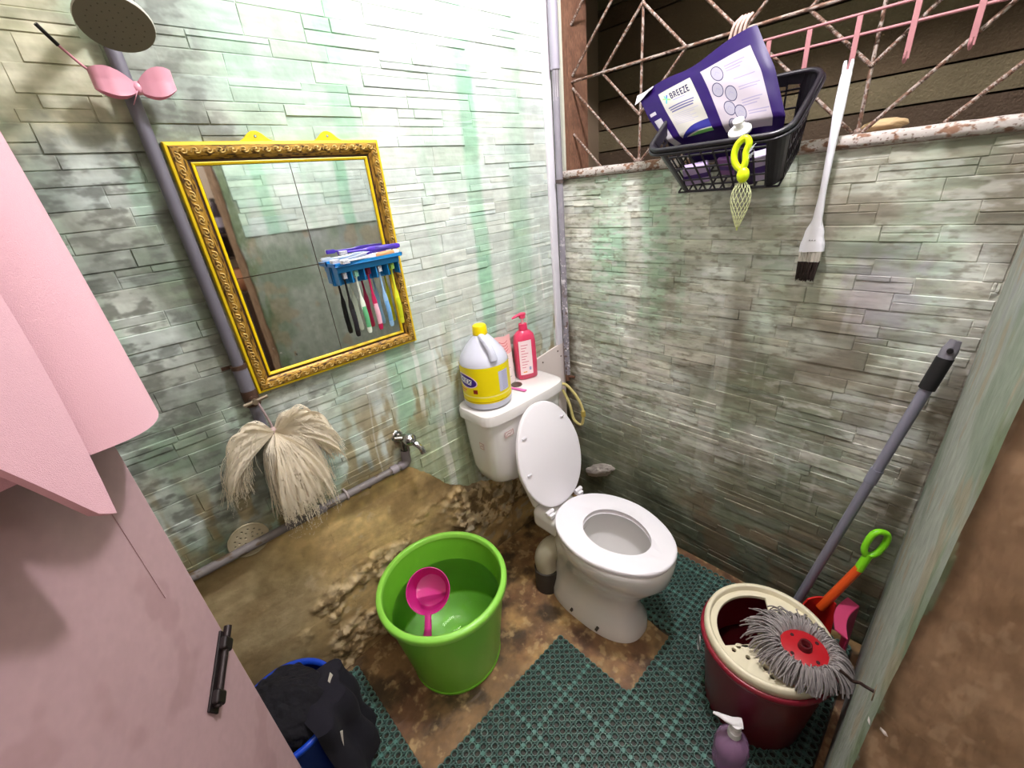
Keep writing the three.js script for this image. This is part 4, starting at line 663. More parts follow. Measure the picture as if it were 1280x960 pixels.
{
  const b = thing('soap_bottle', 'pink pump bottle with pale label on the cistern', 'bottle', [-0.308, TOPY, 0.062], -0.35);
  const pm = phys(0xe0446a, 0.3, { transmission: 0.1, thickness: 0 });
  mesh('body', loft([[0, 0, 0, 0.038, 0.024, 3.2], [0.004, 0, 0, 0.042, 0.028, 3.2], [0.06, 0, 0, 0.044, 0.029, 3.2], [0.15, 0, 0, 0.043, 0.028, 3], [0.178, 0, 0, 0.039, 0.025, 2.8], [0.192, 0, 0, 0.026, 0.02, 2.3], [0.197, 0, 0, 0.016, 0.016, 2], [0.2, 0, 0, 0.014, 0.014, 2]], 44, true, true), pm, b);
  mesh('collar', rod([0, 0.198, 0], [0, 0.222, 0], 0.0175, 0.016, 20), phys(0xd83560, 0.35), b);
  mesh('pump_stem', rod([0, 0.22, 0], [0, 0.248, 0], 0.005, 0.005, 10), phys(0xf0c8d0, 0.35), b);
  mesh('pump_head', merge([rod([0, 0.244, 0], [0, 0.262, 0], 0.012, 0.013, 16), sweep([[0.012, 0.258, 0, 0.006, 0.008], [-0.02, 0.257, 0.002, 0.005, 0.007], [-0.043, 0.25, 0.004, 0.0035, 0.0045]], [0, 1, 0], 12)]), phys(0xe0446a, 0.35), b);
  const lt = canvasTex(200, 420, (x, w, h) => { x.fillStyle = '#f6dfe4'; x.fillRect(0, 0, w, h); x.fillStyle = '#d98a9c'; for (let i = 0; i < 9; i++) x.fillRect(30, 50 + i * 34, 110 - (i % 3) * 26, 10); x.fillStyle = '#9aa0c0'; x.fillRect(140, 330, 34, 40); x.fillStyle = '#e8a040'; x.fillRect(40, 380, 60, 14); });
  mesh('label', surf(10, 8, (u, v) => { const a = -0.036 + 0.052 * u; return [a, 0.022 + 0.14 * v, 0.0294 * Math.pow(1 - Math.pow(Math.abs(a) / 0.0445, 3.2), 1 / 3.2) + 0.0006]; }), std(0xffffff, 0.4, { map: lt }), b);
}
{
  const p = thing('refill_pouch', 'pale pink refill pouch standing between the jug and the pump bottle', 'pouch', [-0.408, TOPY, 0.045]);
  const tx = canvasTex(256, 512, (x, w, h) => { x.fillStyle = '#f2e6e4'; x.fillRect(0, 0, w, h); x.fillStyle = '#eeb8b8'; x.fillRect(0, 0, w, 190); x.strokeStyle = '#d0606c'; x.lineWidth = 7; for (let i = 0; i < 4; i++) { x.beginPath(); x.moveTo(40, 60 + i * 30); x.bezierCurveTo(90, 20 + i * 30, 140, 110 + i * 30, 210, 50 + i * 30); x.stroke(); } x.fillStyle = '#b9b4bc'; for (let i = 0; i < 9; i++) x.fillRect(60, 240 + i * 24, 130 - (i % 4) * 20, 7); });
  const f = s => (u, v) => { const b = 0.02 * Math.pow(Math.sin(PI * u), 0.6) * (1 - v) + 0.001; return [(u - 0.5) * 0.1, 0.002 + 0.19 * v + 0.004 * Math.sin(u * 6) * v, s * b - 0.01 * v]; };
  mesh('film', merge([surf(16, 12, f(1)), surf(16, 12, (u, v) => f(-1)(1 - u, v))]), phys(0xffffff, 0.3, { map: tx }), p);
}
{
  const s = thing('pink_spatula', 'small flat pink plastic stick lying on the cistern lid', 'stick', [-0.425, TOPY, 0.1], 0.25);
  mesh('blade', sweep([[0, 0.0035, -0.055, 0.004, 0.0028], [0, 0.0035, 0.0, 0.005, 0.003], [0, 0.0035, 0.045, 0.0075, 0.003], [0, 0.0035, 0.058, 0.008, 0.0026]], [1, 0, 0], 10), phys(0xe26fb0, 0.35), s);
}
// plastic board, corner conduit, supply hose, cement lump
{
  const b = thing('corner_board', 'off-white plastic board fixed in the corner behind the cistern', 'board', [-0.112, 0.3, 0.0072]);
  const s = new THREE.Shape([[-0.09, 0], [0.094, 0], [0.094, 0.55], [-0.09, 0.525]].map(p => new THREE.Vector2(...p))); const g = new THREE.ExtrudeGeometry(s, { depth: 0.005, bevelEnabled: true, bevelSize: 0.0015, bevelThickness: 0.0015, bevelSegments: 1 });
  mesh('panel', g, std(0xe2d6d2, 0.6), b);
  for (const [x, y] of [[0.05, 0.52], [0.07, 0.49], [-0.05, 0.5]]) mesh('screw', rod([x, y, 0.005], [x, y, 0.009], 0.0035, 0.0035, 8), std(0x6d5a50, 0.5), b);
}
{
  const p = thing('corner_pipe', 'grey conduit with flaking white paint running down the room corner', 'pipe', [-0.026, 0.7, 0.036]);
  const tx = colTex(64, 1024, (u, v) => { const n = fbm(u * 6, v * 90, 161, 4); let c = mix([126, 122, 132], [148, 144, 152], fbm(u * 4, v * 30, 162)); c = mix(c, [222, 216, 220], ss(0.6, 0.66, n) * ss(0.75, 0.3, v)); return mix(c, [84, 66, 58], 0.8 * ss(0.58, 0.7, fbm(u * 5, v * 70 + 9, 163, 3)) * ss(0.5, 0.2, v)); });
  mesh('conduit', merge([rod([0, 0, 0], [0, 1.07, 0], 0.0125, 0.0125, 16), tube([[0, 1.06, 0], [0, 1.1, 0], [-0.004, 1.14, 0.004], [-0.004, 1.2, 0.004], [-0.004, 1.9, 0.004]], 0.0125, 30, 14)]), std(0xffffff, 0.55, { map: tx }), p);
  mesh('coupling', rod([-0.004, 1.15, 0.004], [-0.004, 1.9, 0.004], 0.0165, 0.0165, 18), std(0x9a96a2, 0.5), p);
  mesh('strap', rod([0, 0.795, 0], [0, 0.808, 0], 0.0155, 0.0155, 18), std(0x4b3f3c, 0.6), p);
  mesh('end_fitting', merge([rod([0, -0.03, 0], [0, 0.004, 0], 0.011, 0.011, 12), rod([0, -0.012, 0], [0.004, -0.008, 0.036], 0.007, 0.006, 10)]), std(0x6b4a38, 0.6, { metalness: 0.3 }), p);
}
{
  const h = thing('supply_hose', 'yellowed plastic water hose looping beside the cistern', 'hose', [-0.05, 0.6, 0.1]);
  const hm = phys(0xcdbf7c, 0.4);
  mesh('hose', tube([[-0.14, 0.02, -0.05], [-0.08, 0.05, -0.06], [-0.02, 0.07, -0.055], [0, 0.035, -0.02], [0.01, -0.02, 0.015], [0.012, -0.08, 0.03], [0.005, -0.13, 0.02], [-0.01, -0.11, -0.005], [-0.012, -0.03, -0.03], [-0.02, 0.04, -0.06]], 0.0068, 70, 10), hm, h);
  mesh('hose_nut', rod([0.012, -0.06, 0.028], [0.012, -0.085, 0.03], 0.011, 0.011, 8), std(0xb5a050, 0.5), h);
}
{
  const g = new THREE.IcosahedronGeometry(1, 12), p = g.attributes.position; for (let i = 0; i < p.count; i++) { const v = V(p.getX(i), p.getY(i), p.getZ(i)), n = 0.75 + 0.5 * fbm(v.y * 2 + 4, v.z * 2 + v.x, 171, 4); const zz = v.z * 0.078 * n, yy = v.y * 0.036 * n; p.setXYZ(i, -Math.max(0, -v.x) * 0.03 * n, yy + zz * 0.55, zz); } g.computeVertexNormals();
  const l = tag(mesh('cement_lump', g, std(0xbab1a8, 0.9, { bumpMap: cementBump, bumpScale: 0.003 })), 'grey lump of cement on the window wall behind the toilet', 'cement'); l.position.set(-0.001, 0.222, 0.195);
}

// ---------- mop head, pole, toy shovel, soap bottle ----------
{
  const m = thing('string_mop', 'grey string mop with red disc resting in the cream wringer', 'mop', [-0.447, 0.345, 1.142]);
  const red = phys(0xb0101e, 0.35, { clearcoat: 0.2 });
  mesh('disc', lathe([[0.001, 0.03], [0.02, 0.03], [0.05, 0.026], [0.058, 0.02], [0.059, 0.012], [0.001, 0.012]], 44), red, m);
  label(mesh('socket', lathe([[0.001, 0.03], [0.008, 0.03], [0.009, 0.044], [0.014, 0.046], [0.016, 0.03]], 24), phys(0x5a0a12, 0.5), m), 'dark red pole socket');
  for (let i = 0; i < 4; i++) { const a = 0.5 + i * PI / 2; mesh('vent_hole', rod([Math.cos(a) * 0.038, 0.027, Math.sin(a) * 0.038], [Math.cos(a) * 0.038, 0.0288, Math.sin(a) * 0.038], 0.0045, 0.0045, 10), std(0x30060a, 0.8), m); }
  const R = rng(55), st = [];
  for (let i = 0; i < 560; i++) {
    const a = R() * 2 * PI; const dx = Math.cos(a), dz = Math.sin(a); let far = 0.084 + 0.03 * R(); const toward = dx * 0.25 - dz * 0.97; far += 0.045 * Math.max(0, toward) * R(); if (dz > 0.2) far = Math.min(far, 0.108); if (dx < -0.3) far *= 0.86;
    const yl = 0.012 + 0.022 * R(), w = (R() - 0.5) * 0.034; st.push(tube([[dx * 0.05, 0.017, dz * 0.05], [dx * (far * 0.66) - dz * w * 0.5, 0.02 + yl * 0.6, dz * (far * 0.66) + dx * w * 0.5], [dx * far * 0.9 - dz * w, 0.003 + yl * 0.4, dz * far * 0.9 + dx * w], [dx * far - dz * w * 1.6, -0.018 + 0.014 * R(), dz * far + dx * w * 1.6]], 0.0015 + 0.0005 * R(), 10, 5));
  }
  const tx = std(0x98918f, 0.9); mesh('strings', merge(st), tx, m).userData.kind = 'stuff';
}
{
  const T = V(-0.034, 1.085, 1.212), B = V(-0.166, 0.012, 1.042), at = f => B.clone().lerp(T, f).toArray();
  const p = thing('mop_pole', 'grey metal mop pole with black grip leaning in the corner', 'pole', B.toArray());
  const L = f => { const q = V(...at(f)).sub(B); return q.toArray(); };
  mesh('tube', rod(L(0), L(0.9), 0.0125, 0.0125, 18), std(0x8d8c9c, 0.38, { metalness: 0.35 }), p);
  mesh('lower_joint', rod(L(0.62), L(0.66), 0.0145, 0.0145, 18), std(0x7f7f8d, 0.4), p);
  mesh('grip', rod(L(0.885), L(0.96), 0.0165, 0.0165, 18), std(0x0e0d10, 0.6), p);
  const d = T.clone().sub(B).normalize(); const e = T.clone().sub(B);
  mesh('hanging_cap', sweep([[...L(0.955), 0.015, 0.015], [...L(0.975), 0.0155, 0.012], [...e.toArray(), 0.011, 0.006]], [0, 0, 1], 14), std(0x6f6d74, 0.5), p);
  mesh('hanging_hole', rod(V(...L(0.98)).add(V(-0.016, 0, 0)).toArray(), V(...L(0.98)).add(V(-0.006, 0, 0)).toArray(), 0.006, 0.006, 10), std(0x151214, 0.7), p);
}
{
  const s = thing('toy_shovel', 'toy shovel with lime handle, orange shaft and red blade behind the mop bucket', 'shovel', [-0.2, 0.012, 1.112]);
  const A = V(0.095, 0.532, 0.094), J = V(0.062, 0.415, 0.074), K = V(0.022, 0.24, 0.02); const d = A.clone().sub(J).normalize(), sd = V(0.55, -0.35, 0.75).addScaledVector(d, -V(0.55, -0.35, 0.75).dot(d)).normalize(); const w = 0.021;
  const pt = (f, k) => J.clone().lerp(A, f).addScaledVector(sd, k * w).toArray();
  mesh('grip', merge([tube([pt(0.35, 0), pt(0.45, -0.7), pt(0.6, -1), pt(0.92, -0.95), pt(1.02, -0.5), pt(1.02, 0.5), pt(0.92, 0.95), pt(0.6, 1), pt(0.45, 0.7)], 0.0085, 60, 10, true), rod(J.clone().lerp(A, -0.06).toArray(), pt(0.42, 0), 0.0115, 0.0115, 14)]), phys(0x7fd61e, 0.35), s);
  mesh('shaft', rod(K.toArray(), J.toArray(), 0.013, 0.0115, 16), phys(0xe0541a, 0.4), s);
  mesh('blade', sheet(14, 16, (u, v) => { const x = (u - 0.5) * (0.13 - 0.06 * v * v); const y = 0.28 * v + 0.0; return [0.004 + 0.024 * v - 0.02 * Math.pow(Math.abs(u - 0.5) * 2, 2) + x * 0.5, y, x * 0.9 + 0.02 * v]; }, 0.004), phys(0xd2231f, 0.4), s);
}
{
  const d = thing('dustpan', 'dark pink dustpan standing between the mop bucket and the partition', 'dustpan', [-0.2, 0.012, 1.19]);
  mesh('pan', sheet(12, 14, (u, v) => [-0.06 + 0.14 * u, 0.26 * v, 0.03 - 0.015 * Math.sin(u * PI) - 0.008 * v], 0.004), phys(0xb8325e, 0.4), d);
  mesh('pan_lip', sheet(12, 3, (u, v) => [-0.06 + 0.14 * u, 0.26 + 0.012 * v, 0.022 - 0.015 * Math.sin(u * PI) - 0.03 * v], 0.004), phys(0xd24a76, 0.4), d);
}
{
  const b = thing('hand_soap', 'purple liquid soap bottle with white pump in front of the mop bucket', 'bottle', [-0.628, 0.01, 1.068]);
  mesh('body', loft([[0, 0, 0, 0.036, 0.036, 2], [0.004, 0, 0, 0.041, 0.041, 2], [0.08, 0, 0, 0.043, 0.043, 2], [0.11, 0, 0, 0.038, 0.038, 2], [0.13, 0, 0, 0.024, 0.024, 2], [0.138, 0, 0, 0.014, 0.014, 2], [0.142, 0, 0, 0.0135, 0.0135, 2]], 40, true, true), phys(0xd9b4da, 0.12, { transmission: 0.65, thickness: 0.08, ior: 1.38, attenuationColor: new THREE.Color(0xcc96d0), attenuationDistance: 0.16 }), b);
  const wm = phys(0xf2eff0, 0.3);
  mesh('collar', rod([0, 0.14, 0], [0, 0.158, 0], 0.017, 0.0155, 22), wm, b);
  mesh('pump_stem', rod([0, 0.158, 0], [0, 0.176, 0], 0.0055, 0.0055, 12), wm, b);
  mesh('pump_head', merge([rod([0, 0.172, 0], [0, 0.186, 0], 0.014, 0.013, 20), sweep([[0.012, 0.183, 0.01, 0.013, 0.006], [-0.004, 0.187, -0.014, 0.01, 0.006], [-0.012, 0.19, -0.04, 0.0055, 0.004], [-0.014, 0.186, -0.052, 0.0035, 0.003]], [1, 0, 0], 14)]), wm, b);
}
// rusty hook and paint flakes on the end of the partition
{
  const h = thing('wall_hook', 'rusty bent wire hook on the end of the partition', 'hook', [-0.8, 0.79, WZ]);
  const r = std(0x33231d, 0.6, { metalness: 0.5 });
  mesh('wire', tube([[0, 0, 0.004], [0.0, 0.0, -0.012], [-0.002, 0.003, -0.018], [-0.001, -0.003, -0.025], [-0.002, 0.002, -0.033], [-0.003, 0.006, -0.042]], 0.0024, 30, 8), r, h);
  mesh('rust_plate', bb(-0.006, -0.014, -0.001, 0.006, 0.012, 0.0025, 0.001), std(0x8a7a62, 0.8), h);
}

for (const [x, y, z, r] of [[-0.868, 0.815, WZ - 0.001, 0.4], [-0.894, 0.845, WZ + 0.012, 1.2]]) { const f = mesh('paint_flake', new THREE.ConeGeometry(0.0055, 0.0025, 5).rotateX(-PI / 2).scale(1, 0.7, 0.7), std(0xc4beb8, 0.8), wallRight); f.position.set(x, y, z); f.rotation.set(0, r, 0.4); }

// ---------- grille in the window ----------
{
  const rustTex = colTex(64, 512, (u, v) => { const n = fbm(u * 5, v * 70, 181, 4); let c = mix([164, 152, 144], [132, 118, 110], fbm(u * 4, v * 40, 182)); c = mix(c, [104, 74, 58], ss(0.42, 0.58, n)); return mix(c, [66, 44, 34], ss(0.6, 0.72, fbm(u * 6, v * 110, 183, 3))); });
  const gm = std(0xffffff, 0.75, { map: rustTex });
  const g = thing('window_grille', 'rusty white steel grille of nested diamonds in the window', 'grille', [0.035, 1.814, 0]);
  const y0 = 1.537 - 1.814, y1 = 2.105 - 1.814, zl = 0.062, zr = 1.228;
  const seg = (za, ya, zb, yb, dx = 0) => { // clip to the opening
    let t0 = 0, t1 = 1; const dz = zb - za, dy = yb - ya; for (const [p, q] of [[-dz, za - zl], [dz, zr - za], [-dy, ya - y0], [dy, y1 - ya]]) { if (p === 0) { if (q < 0) return; continue; } const r = q / p; if (p < 0) t0 = Math.max(t0, r); else t1 = Math.min(t1, r); } if (t1 - t0 < 0.03) return;
    mesh('bar', rod([dx, ya + dy * t0, za + dz * t0], [dx, ya + dy * t1, za + dz * t1], 0.0043, 0.0043, 8), gm, g);
  };
  for (const zc of [0.333, 0.925]) {
    for (const k of [1, 2, 3]) { const w = 0.145 * k, h = 0.142 * k; if (k < 3) { seg(zc, h, zc + w, 0); seg(zc, h, zc - w, 0); seg(zc, -h, zc + w, 0); seg(zc, -h, zc - w, 0); } else for (const a of [-1, 1]) for (const b of [-1, 1]) seg(zc + a * 0.145, b * 0.284, zc + a * 0.29, b * 0.142); }
    seg(zc, y0, zc, y1, 0.004);
  }
  seg(zl, 0, 1.22, 0, -0.004);
  for (const z of [0.333, 0.925]) mesh('weld', new THREE.SphereGeometry(0.009, 10, 8).translate(0, 0.004 + y0, z), gm, g);
  const tie = []; for (let i = 0; i < 4; i++) tie.push(tube([[-0.01, -0.03, 0.6 + i * 0.012], [-0.012, 0.012, 0.612 + i * 0.01], [0.004, 0.03, 0.625 + i * 0.008]], 0.004, 8, 6)); mesh('wire_tie', merge(tie), std(0xb79b90, 0.8), g);
}
// pink hook rack wired to the grille
{
  const r = thing('hook_rack', 'pink wire hook rack hanging on the window grille', 'rack', [0.022, 1.755, 0.7]);
  const pk = std(0x9c666a, 0.6);
  mesh('rail', rod([0, 0.02, -0.03], [0, 0.017, 0.46], 0.0032, 0.0032, 8), pk, r);
  mesh('rail', rod([0, -0.018, -0.03], [0, -0.022, 0.46], 0.0032, 0.0032, 8), pk, r);
  for (const z of [0.004, 0.092, 0.188, 0.286, 0.385]) mesh('hook', merge([bb(-0.0035, -0.086, z - 0.0055, -0.0005, 0.016, z + 0.0055, 0.001), tube([[-0.002, -0.084, z], [-0.012, -0.092, z], [-0.02, -0.084, z], [-0.02, -0.074, z]], 0.003, 12, 6)]), pk, r);
}

// ---------- basket hung under the rack ----------
const BASK_UP = V(-0.577, 0.817, 0).normalize(), BASK_Z = V(-0.817, -0.577, 0).normalize(), BASK_O = V(-0.06, 1.487, 0.692);
const baskQ = new THREE.Quaternion().setFromRotationMatrix(new THREE.Matrix4().makeBasis(V(0, 0, 1), BASK_UP, BASK_Z));
{
  const b = thing('storage_basket', 'dark plastic basket with square holes hanging from the pink rack', 'basket'); b.position.copy(BASK_O); b.quaternion.copy(baskQ);
  const bm = phys(0x18141c, 0.35), H = 0.155, TLx = 0.163, TZ = 0.108, BX = 0.128, BZ = 0.08;
  const rr = (lx, lz, r, y, n = 6) => { const p = []; for (const [sx, sz, a0] of [[1, 1, 0], [-1, 1, PI / 2], [-1, -1, PI], [1, -1, 1.5 * PI]]) for (let i = 0; i <= n; i++) { const a = a0 + i / n * PI / 2; p.push([sx * (lx - r) + Math.cos(a) * r, y, sz * (lz - r) + Math.sin(a) * r]); } return p; };
  const rimP = rr(TLx + 0.004, TZ + 0.004, 0.04, H);
  mesh('rim', merge([tube(rimP, 0.0065, 120, 8, true), tube(rr(TLx + 0.01, TZ + 0.01, 0.044, H - 0.008), 0.004, 120, 6, true)]), bm, b);
  const top = rr(TLx, TZ, 0.038, H), bot = rr(BX, BZ, 0.03, 0);
  const wall = (i0, i1, nx) => { // lattice between two runs of the outline
    const out = [], P = (f, h) => { const k = i0 + (i1 - i0) * f, a = Math.floor(k), q = k - a; const A = top[a % top.length], A2 = top[(a + 1) % top.length], B = bot[a % bot.length], B2 = bot[(a + 1) % bot.length]; return [0, 1, 2].map(c => (B[c] + (B2[c] - B[c]) * q) * (1 - h) + (A[c] + (A2[c] - A[c]) * q) * h); };
    const sd = V(...P(1, 0.5)).sub(V(...P(0, 0.5))).normalize().toArray();
    for (let i = 0; i <= nx; i++) out.push(bar(P(i / nx, 0), P(i / nx, 1), 0.004, 0.0026, sd));
    for (const h of [0.02, 0.28, 0.54, 0.8]) for (let i = 0; i < nx; i++) out.push(bar(P(i / nx, h), P((i + 1) / nx, h), 0.004, 0.0026, [0, 1, 0]));
    for (let i = 0; i < nx; i++) out.push(bar(P((i + 0.5) / nx, 0.87), P((i + 0.5) / nx, 1), V(...P(1 / nx, 1)).distanceTo(V(...P(0, 1))), 0.0022, sd));
    return merge(out);
  };
  // outline runs in order: +x corner, +z side, -x corner ...
  mesh('front_wall', wall(6, 7, 8), bm, b); mesh('back_wall', wall(20, 21, 8), bm, b); mesh('end_wall', wall(13, 14, 7), bm, b); mesh('end_wall', wall(27, 28, 7), bm, b);
  for (const [a, c] of [[0, 6], [7, 13], [14, 20], [21, 27]]) { const g = []; for (let i = a; i < c; i++) { const A = top[i], A2 = top[i + 1], B = bot[i], B2 = bot[i + 1]; const q = new THREE.BufferGeometry(); q.setAttribute('position', new THREE.Float32BufferAttribute([...B, ...B2, ...A2, ...B, ...A2, ...A], 3)); q.setAttribute('uv', new THREE.Float32BufferAttribute(new Float32Array(12), 2)); q.computeVertexNormals(); g.push(q); } mesh('corner', merge(g), bm, b); }
  const fl = []; for (let i = 0; i <= 9; i++) fl.push(bb(-BX + 2 * BX * i / 9 - 0.002, -0.0015, -BZ, -BX + 2 * BX * i / 9 + 0.002, 0.0015, BZ)); for (let i = 0; i <= 6; i++) fl.push(bb(-BX, -0.0015, -BZ + 2 * BZ * i / 6 - 0.002, BX, 0.0015, -BZ + 2 * BZ * i / 6 + 0.002)); mesh('bottom', merge(fl), bm, b);
}
const inBasket = (o, p, ry = 0) => { o.position.copy(V(...p).applyQuaternion(baskQ).add(BASK_O)); o.quaternion.copy(baskQ).multiply(new THREE.Quaternion().setFromAxisAngle(V(0, 1, 0), ry)); return o; };
// detergent bag
{
  const O = [-0.15, 1.51, 0.68];
  const g = thing('detergent_bag', 'purple detergent bag with white print panels leaning in the basket', 'bag', O);
  const rows = [[[-0.098, 1.512, 0.6], [-0.094, 1.512, 0.8]], [[-0.15, 1.572, 0.525], [-0.146, 1.588, 0.818]], [[-0.13, 1.635, 0.465], [-0.128, 1.69, 0.775]], [[-0.1, 1.696, 0.412], [-0.1, 1.783, 0.715]]];
  const vs = [0, 0.4, 0.72, 1]; const lerp3 = (a, b, t) => a.map((q, i) => q + (b[i] - q) * t);
  const base = (u, v) => { let k = 0; while (k < 2 && v > vs[k + 1]) k++; let t = (v - vs[k]) / (vs[k + 1] - vs[k]); const a = lerp3(rows[k][0], rows[k][1], u), b = lerp3(rows[k + 1][0], rows[k + 1][1], u); return lerp3(a, b, t); };
  const N = [-0.84, 0.53, 0.1];
  const f = s => (u, v) => { const p = base(u, v), e = Math.pow(Math.sin(PI * cl(u, 0.001, 0.999)), 0.5) * Math.pow(Math.sin(PI * cl(v * 0.9 + 0.06, 0.001, 1)), 0.5); const cr = 0.0022 * Math.sin(u * 17 + v * 9) * Math.sin(v * 13 + 1) + 0.0025 * (fbm(u * 9, v * 7, 191, 3) - 0.5); const k = s * (0.017 * e) + cr * e; return [p[0] - O[0] + N[0] * k + (s < 0 ? 0.022 * e : 0), p[1] - O[1] + N[1] * k + 0.006 * Math.sin(u * 9) * ss(0.85, 1, v), p[2] - O[2] + N[2] * k]; };
  const tx = canvasTex(1280, 900, (x, w, h) => {
    x.fillStyle = '#1c0545'; x.fillRect(0, 0, w, h); const Y = v => h * (1 - v);
    x.fillStyle = '#a09d96'; x.fillRect(210, Y(0.9), 370, Y(0.36) - Y(0.9)); x.fillStyle = '#9a929a'; x.fillRect(690, Y(0.9), 480, Y(0.3) - Y(0.9)); x.fillStyle = '#a09ca0'; x.fillRect(28, Y(0.76), 74, 34); x.fillRect(36, Y(0.66), 86, 330);
    // left panel
    x.lineCap = 'round'; for (const [c, a] of [['#6fae5a', 0.5], ['#3f8f9a', 2.1], ['#7ab868', 3.6], ['#35589a', 5.2], ['#58a08a', 4.4]]) { x.strokeStyle = c; x.lineWidth = 15; x.beginPath(); x.moveTo(272, Y(0.81)); x.lineTo(272 + 36 * Math.cos(a), Y(0.81) + 36 * Math.sin(a)); x.stroke(); }
    x.fillStyle = '#0c0a38'; x.font = 'bold 72px sans-serif'; x.textAlign = 'left'; x.save(); x.translate(312, Y(0.79)); x.scale(0.86, 1.15); x.fillText('BREEZE', 0, 0); x.restore();
    x.fillStyle = '#77749a'; x.fillRect(330, Y(0.775), 130, 8); x.fillStyle = '#4c4a70'; for (let i = 0; i < 3; i++) x.fillRect(250 + i * 6, Y(0.72) + i * 22, 280 - i * 20, 11); x.fillStyle = '#8f8c9c'; for (let i = 0; i < 7; i++) x.fillRect(240, Y(0.63) + i * 16, 300 - (i * 53) % 110, 6);
    x.fillStyle = '#23226a'; x.beginPath(); x.moveTo(210, Y(0.36)); x.quadraticCurveTo(360, Y(0.5), 580, Y(0.49)); x.lineTo(580, Y(0.41)); x.quadraticCurveTo(380, Y(0.42), 260, Y(0.36)); x.fill(); x.fillStyle = '#5f9a52'; x.beginPath(); x.moveTo(300, Y(0.36)); x.quadraticCurveTo(420, Y(0.41), 580, Y(0.4)); x.lineTo(580, Y(0.36)); x.fill();
    // right panel
    for (const [cx, v, r] of [[818, 0.815, 52], [766, 0.69, 48], [870, 0.63, 50], [815, 0.52, 50], [900, 0.47, 50], [800, 0.38, 46]]) { x.fillStyle = '#86838f'; x.strokeStyle = '#2c2a48'; x.lineWidth = 6; x.beginPath(); x.ellipse(cx, Y(v), r, r * 1.05, 0, 0, 7); x.fill(); x.stroke(); x.strokeStyle = '#7a7890'; x.lineWidth = 4; x.beginPath(); x.moveTo(cx - 24, Y(v) + 8); x.lineTo(cx - 4, Y(v) - 14); x.lineTo(cx + 22, Y(v) + 4); x.stroke(); }
    x.fillStyle = '#807a92'; for (const [xx, v, n] of [[900, 0.85, 3], [930, 0.73, 1], [950, 0.66, 2], [940, 0.56, 3], [970, 0.47, 2]]) for (let i = 0; i < n; i++) x.fillRect(xx, Y(v) + i * 18, 190 - i * 30, 7);
  });
  mesh('front_film', surf(40, 30, f(1)), phys(0xffffff, 0.42, { map: tx, specularIntensity: 0.35, side: THREE.DoubleSide }), g);
  mesh('back_film', surf(40, 30, (u, v) => f(-1)(1 - u, v)), phys(0x98939c, 0.4, { side: THREE.DoubleSide }), g);
  label(mesh('torn_corner', sheet(8, 6, (u, v) => [0.048 - 0.012 * v + 0.004 * Math.sin(u * 5), 0.186 + 0.012 * u - 0.024 * v * (1 - u * 0.7) + 0.008, -0.272 + 0.052 * u], 0.0015), std(0xc6c2ca, 0.5), g), 'white folded corner');
}
{
  const c = inBasket(thing('shampoo_bottle', 'violet bottle with white flip cap at the front of the basket', 'bottle'), [0.045, 0.003, 0.056], -0.3);
  mesh('body', loft([[0, 0, 0, 0.026, 0.013, 2.6], [0.02, 0, 0, 0.028, 0.0145, 2.6], [0.1, 0, 0, 0.026, 0.0145, 2.4], [0.128, 0, 0, 0.013, 0.012, 2]], 30, true, true), phys(0x2c1648, 0.3), c);
  mesh('cap', merge([lathe([[0.001, 0.148], [0.018, 0.146], [0.025, 0.14], [0.025, 0.134], [0.012, 0.128]], 28), rod([0, 0.146, 0], [0, 0.158, 0], 0.008, 0.008, 16), lathe([[0.001, 0.166], [0.012, 0.165], [0.0125, 0.158], [0.001, 0.157]], 20)]), phys(0xf0eeea, 0.35), c);
}
for (const [p, ry, s, col, name, lab] of [
  [[-0.085, 0.003, 0.045], 0.2, [0.066, 0.055, 0.022], 0xb8a4cc, 'soap_pack', 'lavender soap pack at the closed end of the basket'],
  [[0.0, 0.003, 0.02], -0.15, [0.07, 0.05, 0.024], 0x8a5a9c, 'soap_pack', 'plum soap pack lying in the middle of the basket'],
  [[0.09, 0.003, 0.045], 0.3, [0.052, 0.07, 0.026], 0xcfbfe0, 'soap_pack', 'pale lilac carton upright beside the violet bottle']]) {
  const o = inBasket(thing(name, lab, 'pack', [0, 0, 0], 0, 'packs in the basket'), p, ry); mesh('wrapper', bb(-s[0] / 2, 0, -s[2] / 2, s[0] / 2, s[1], s[2] / 2, 0.005), phys(col, 0.35), o); mesh('print_band', bb(-s[0] / 2 - 0.0006, s[1] * 0.3, -s[2] / 2 - 0.0006, s[0] / 2 + 0.0006, s[1] * 0.62, s[2] / 2 + 0.0006, 0.004), phys(0x4a2c7a, 0.4), o);
}
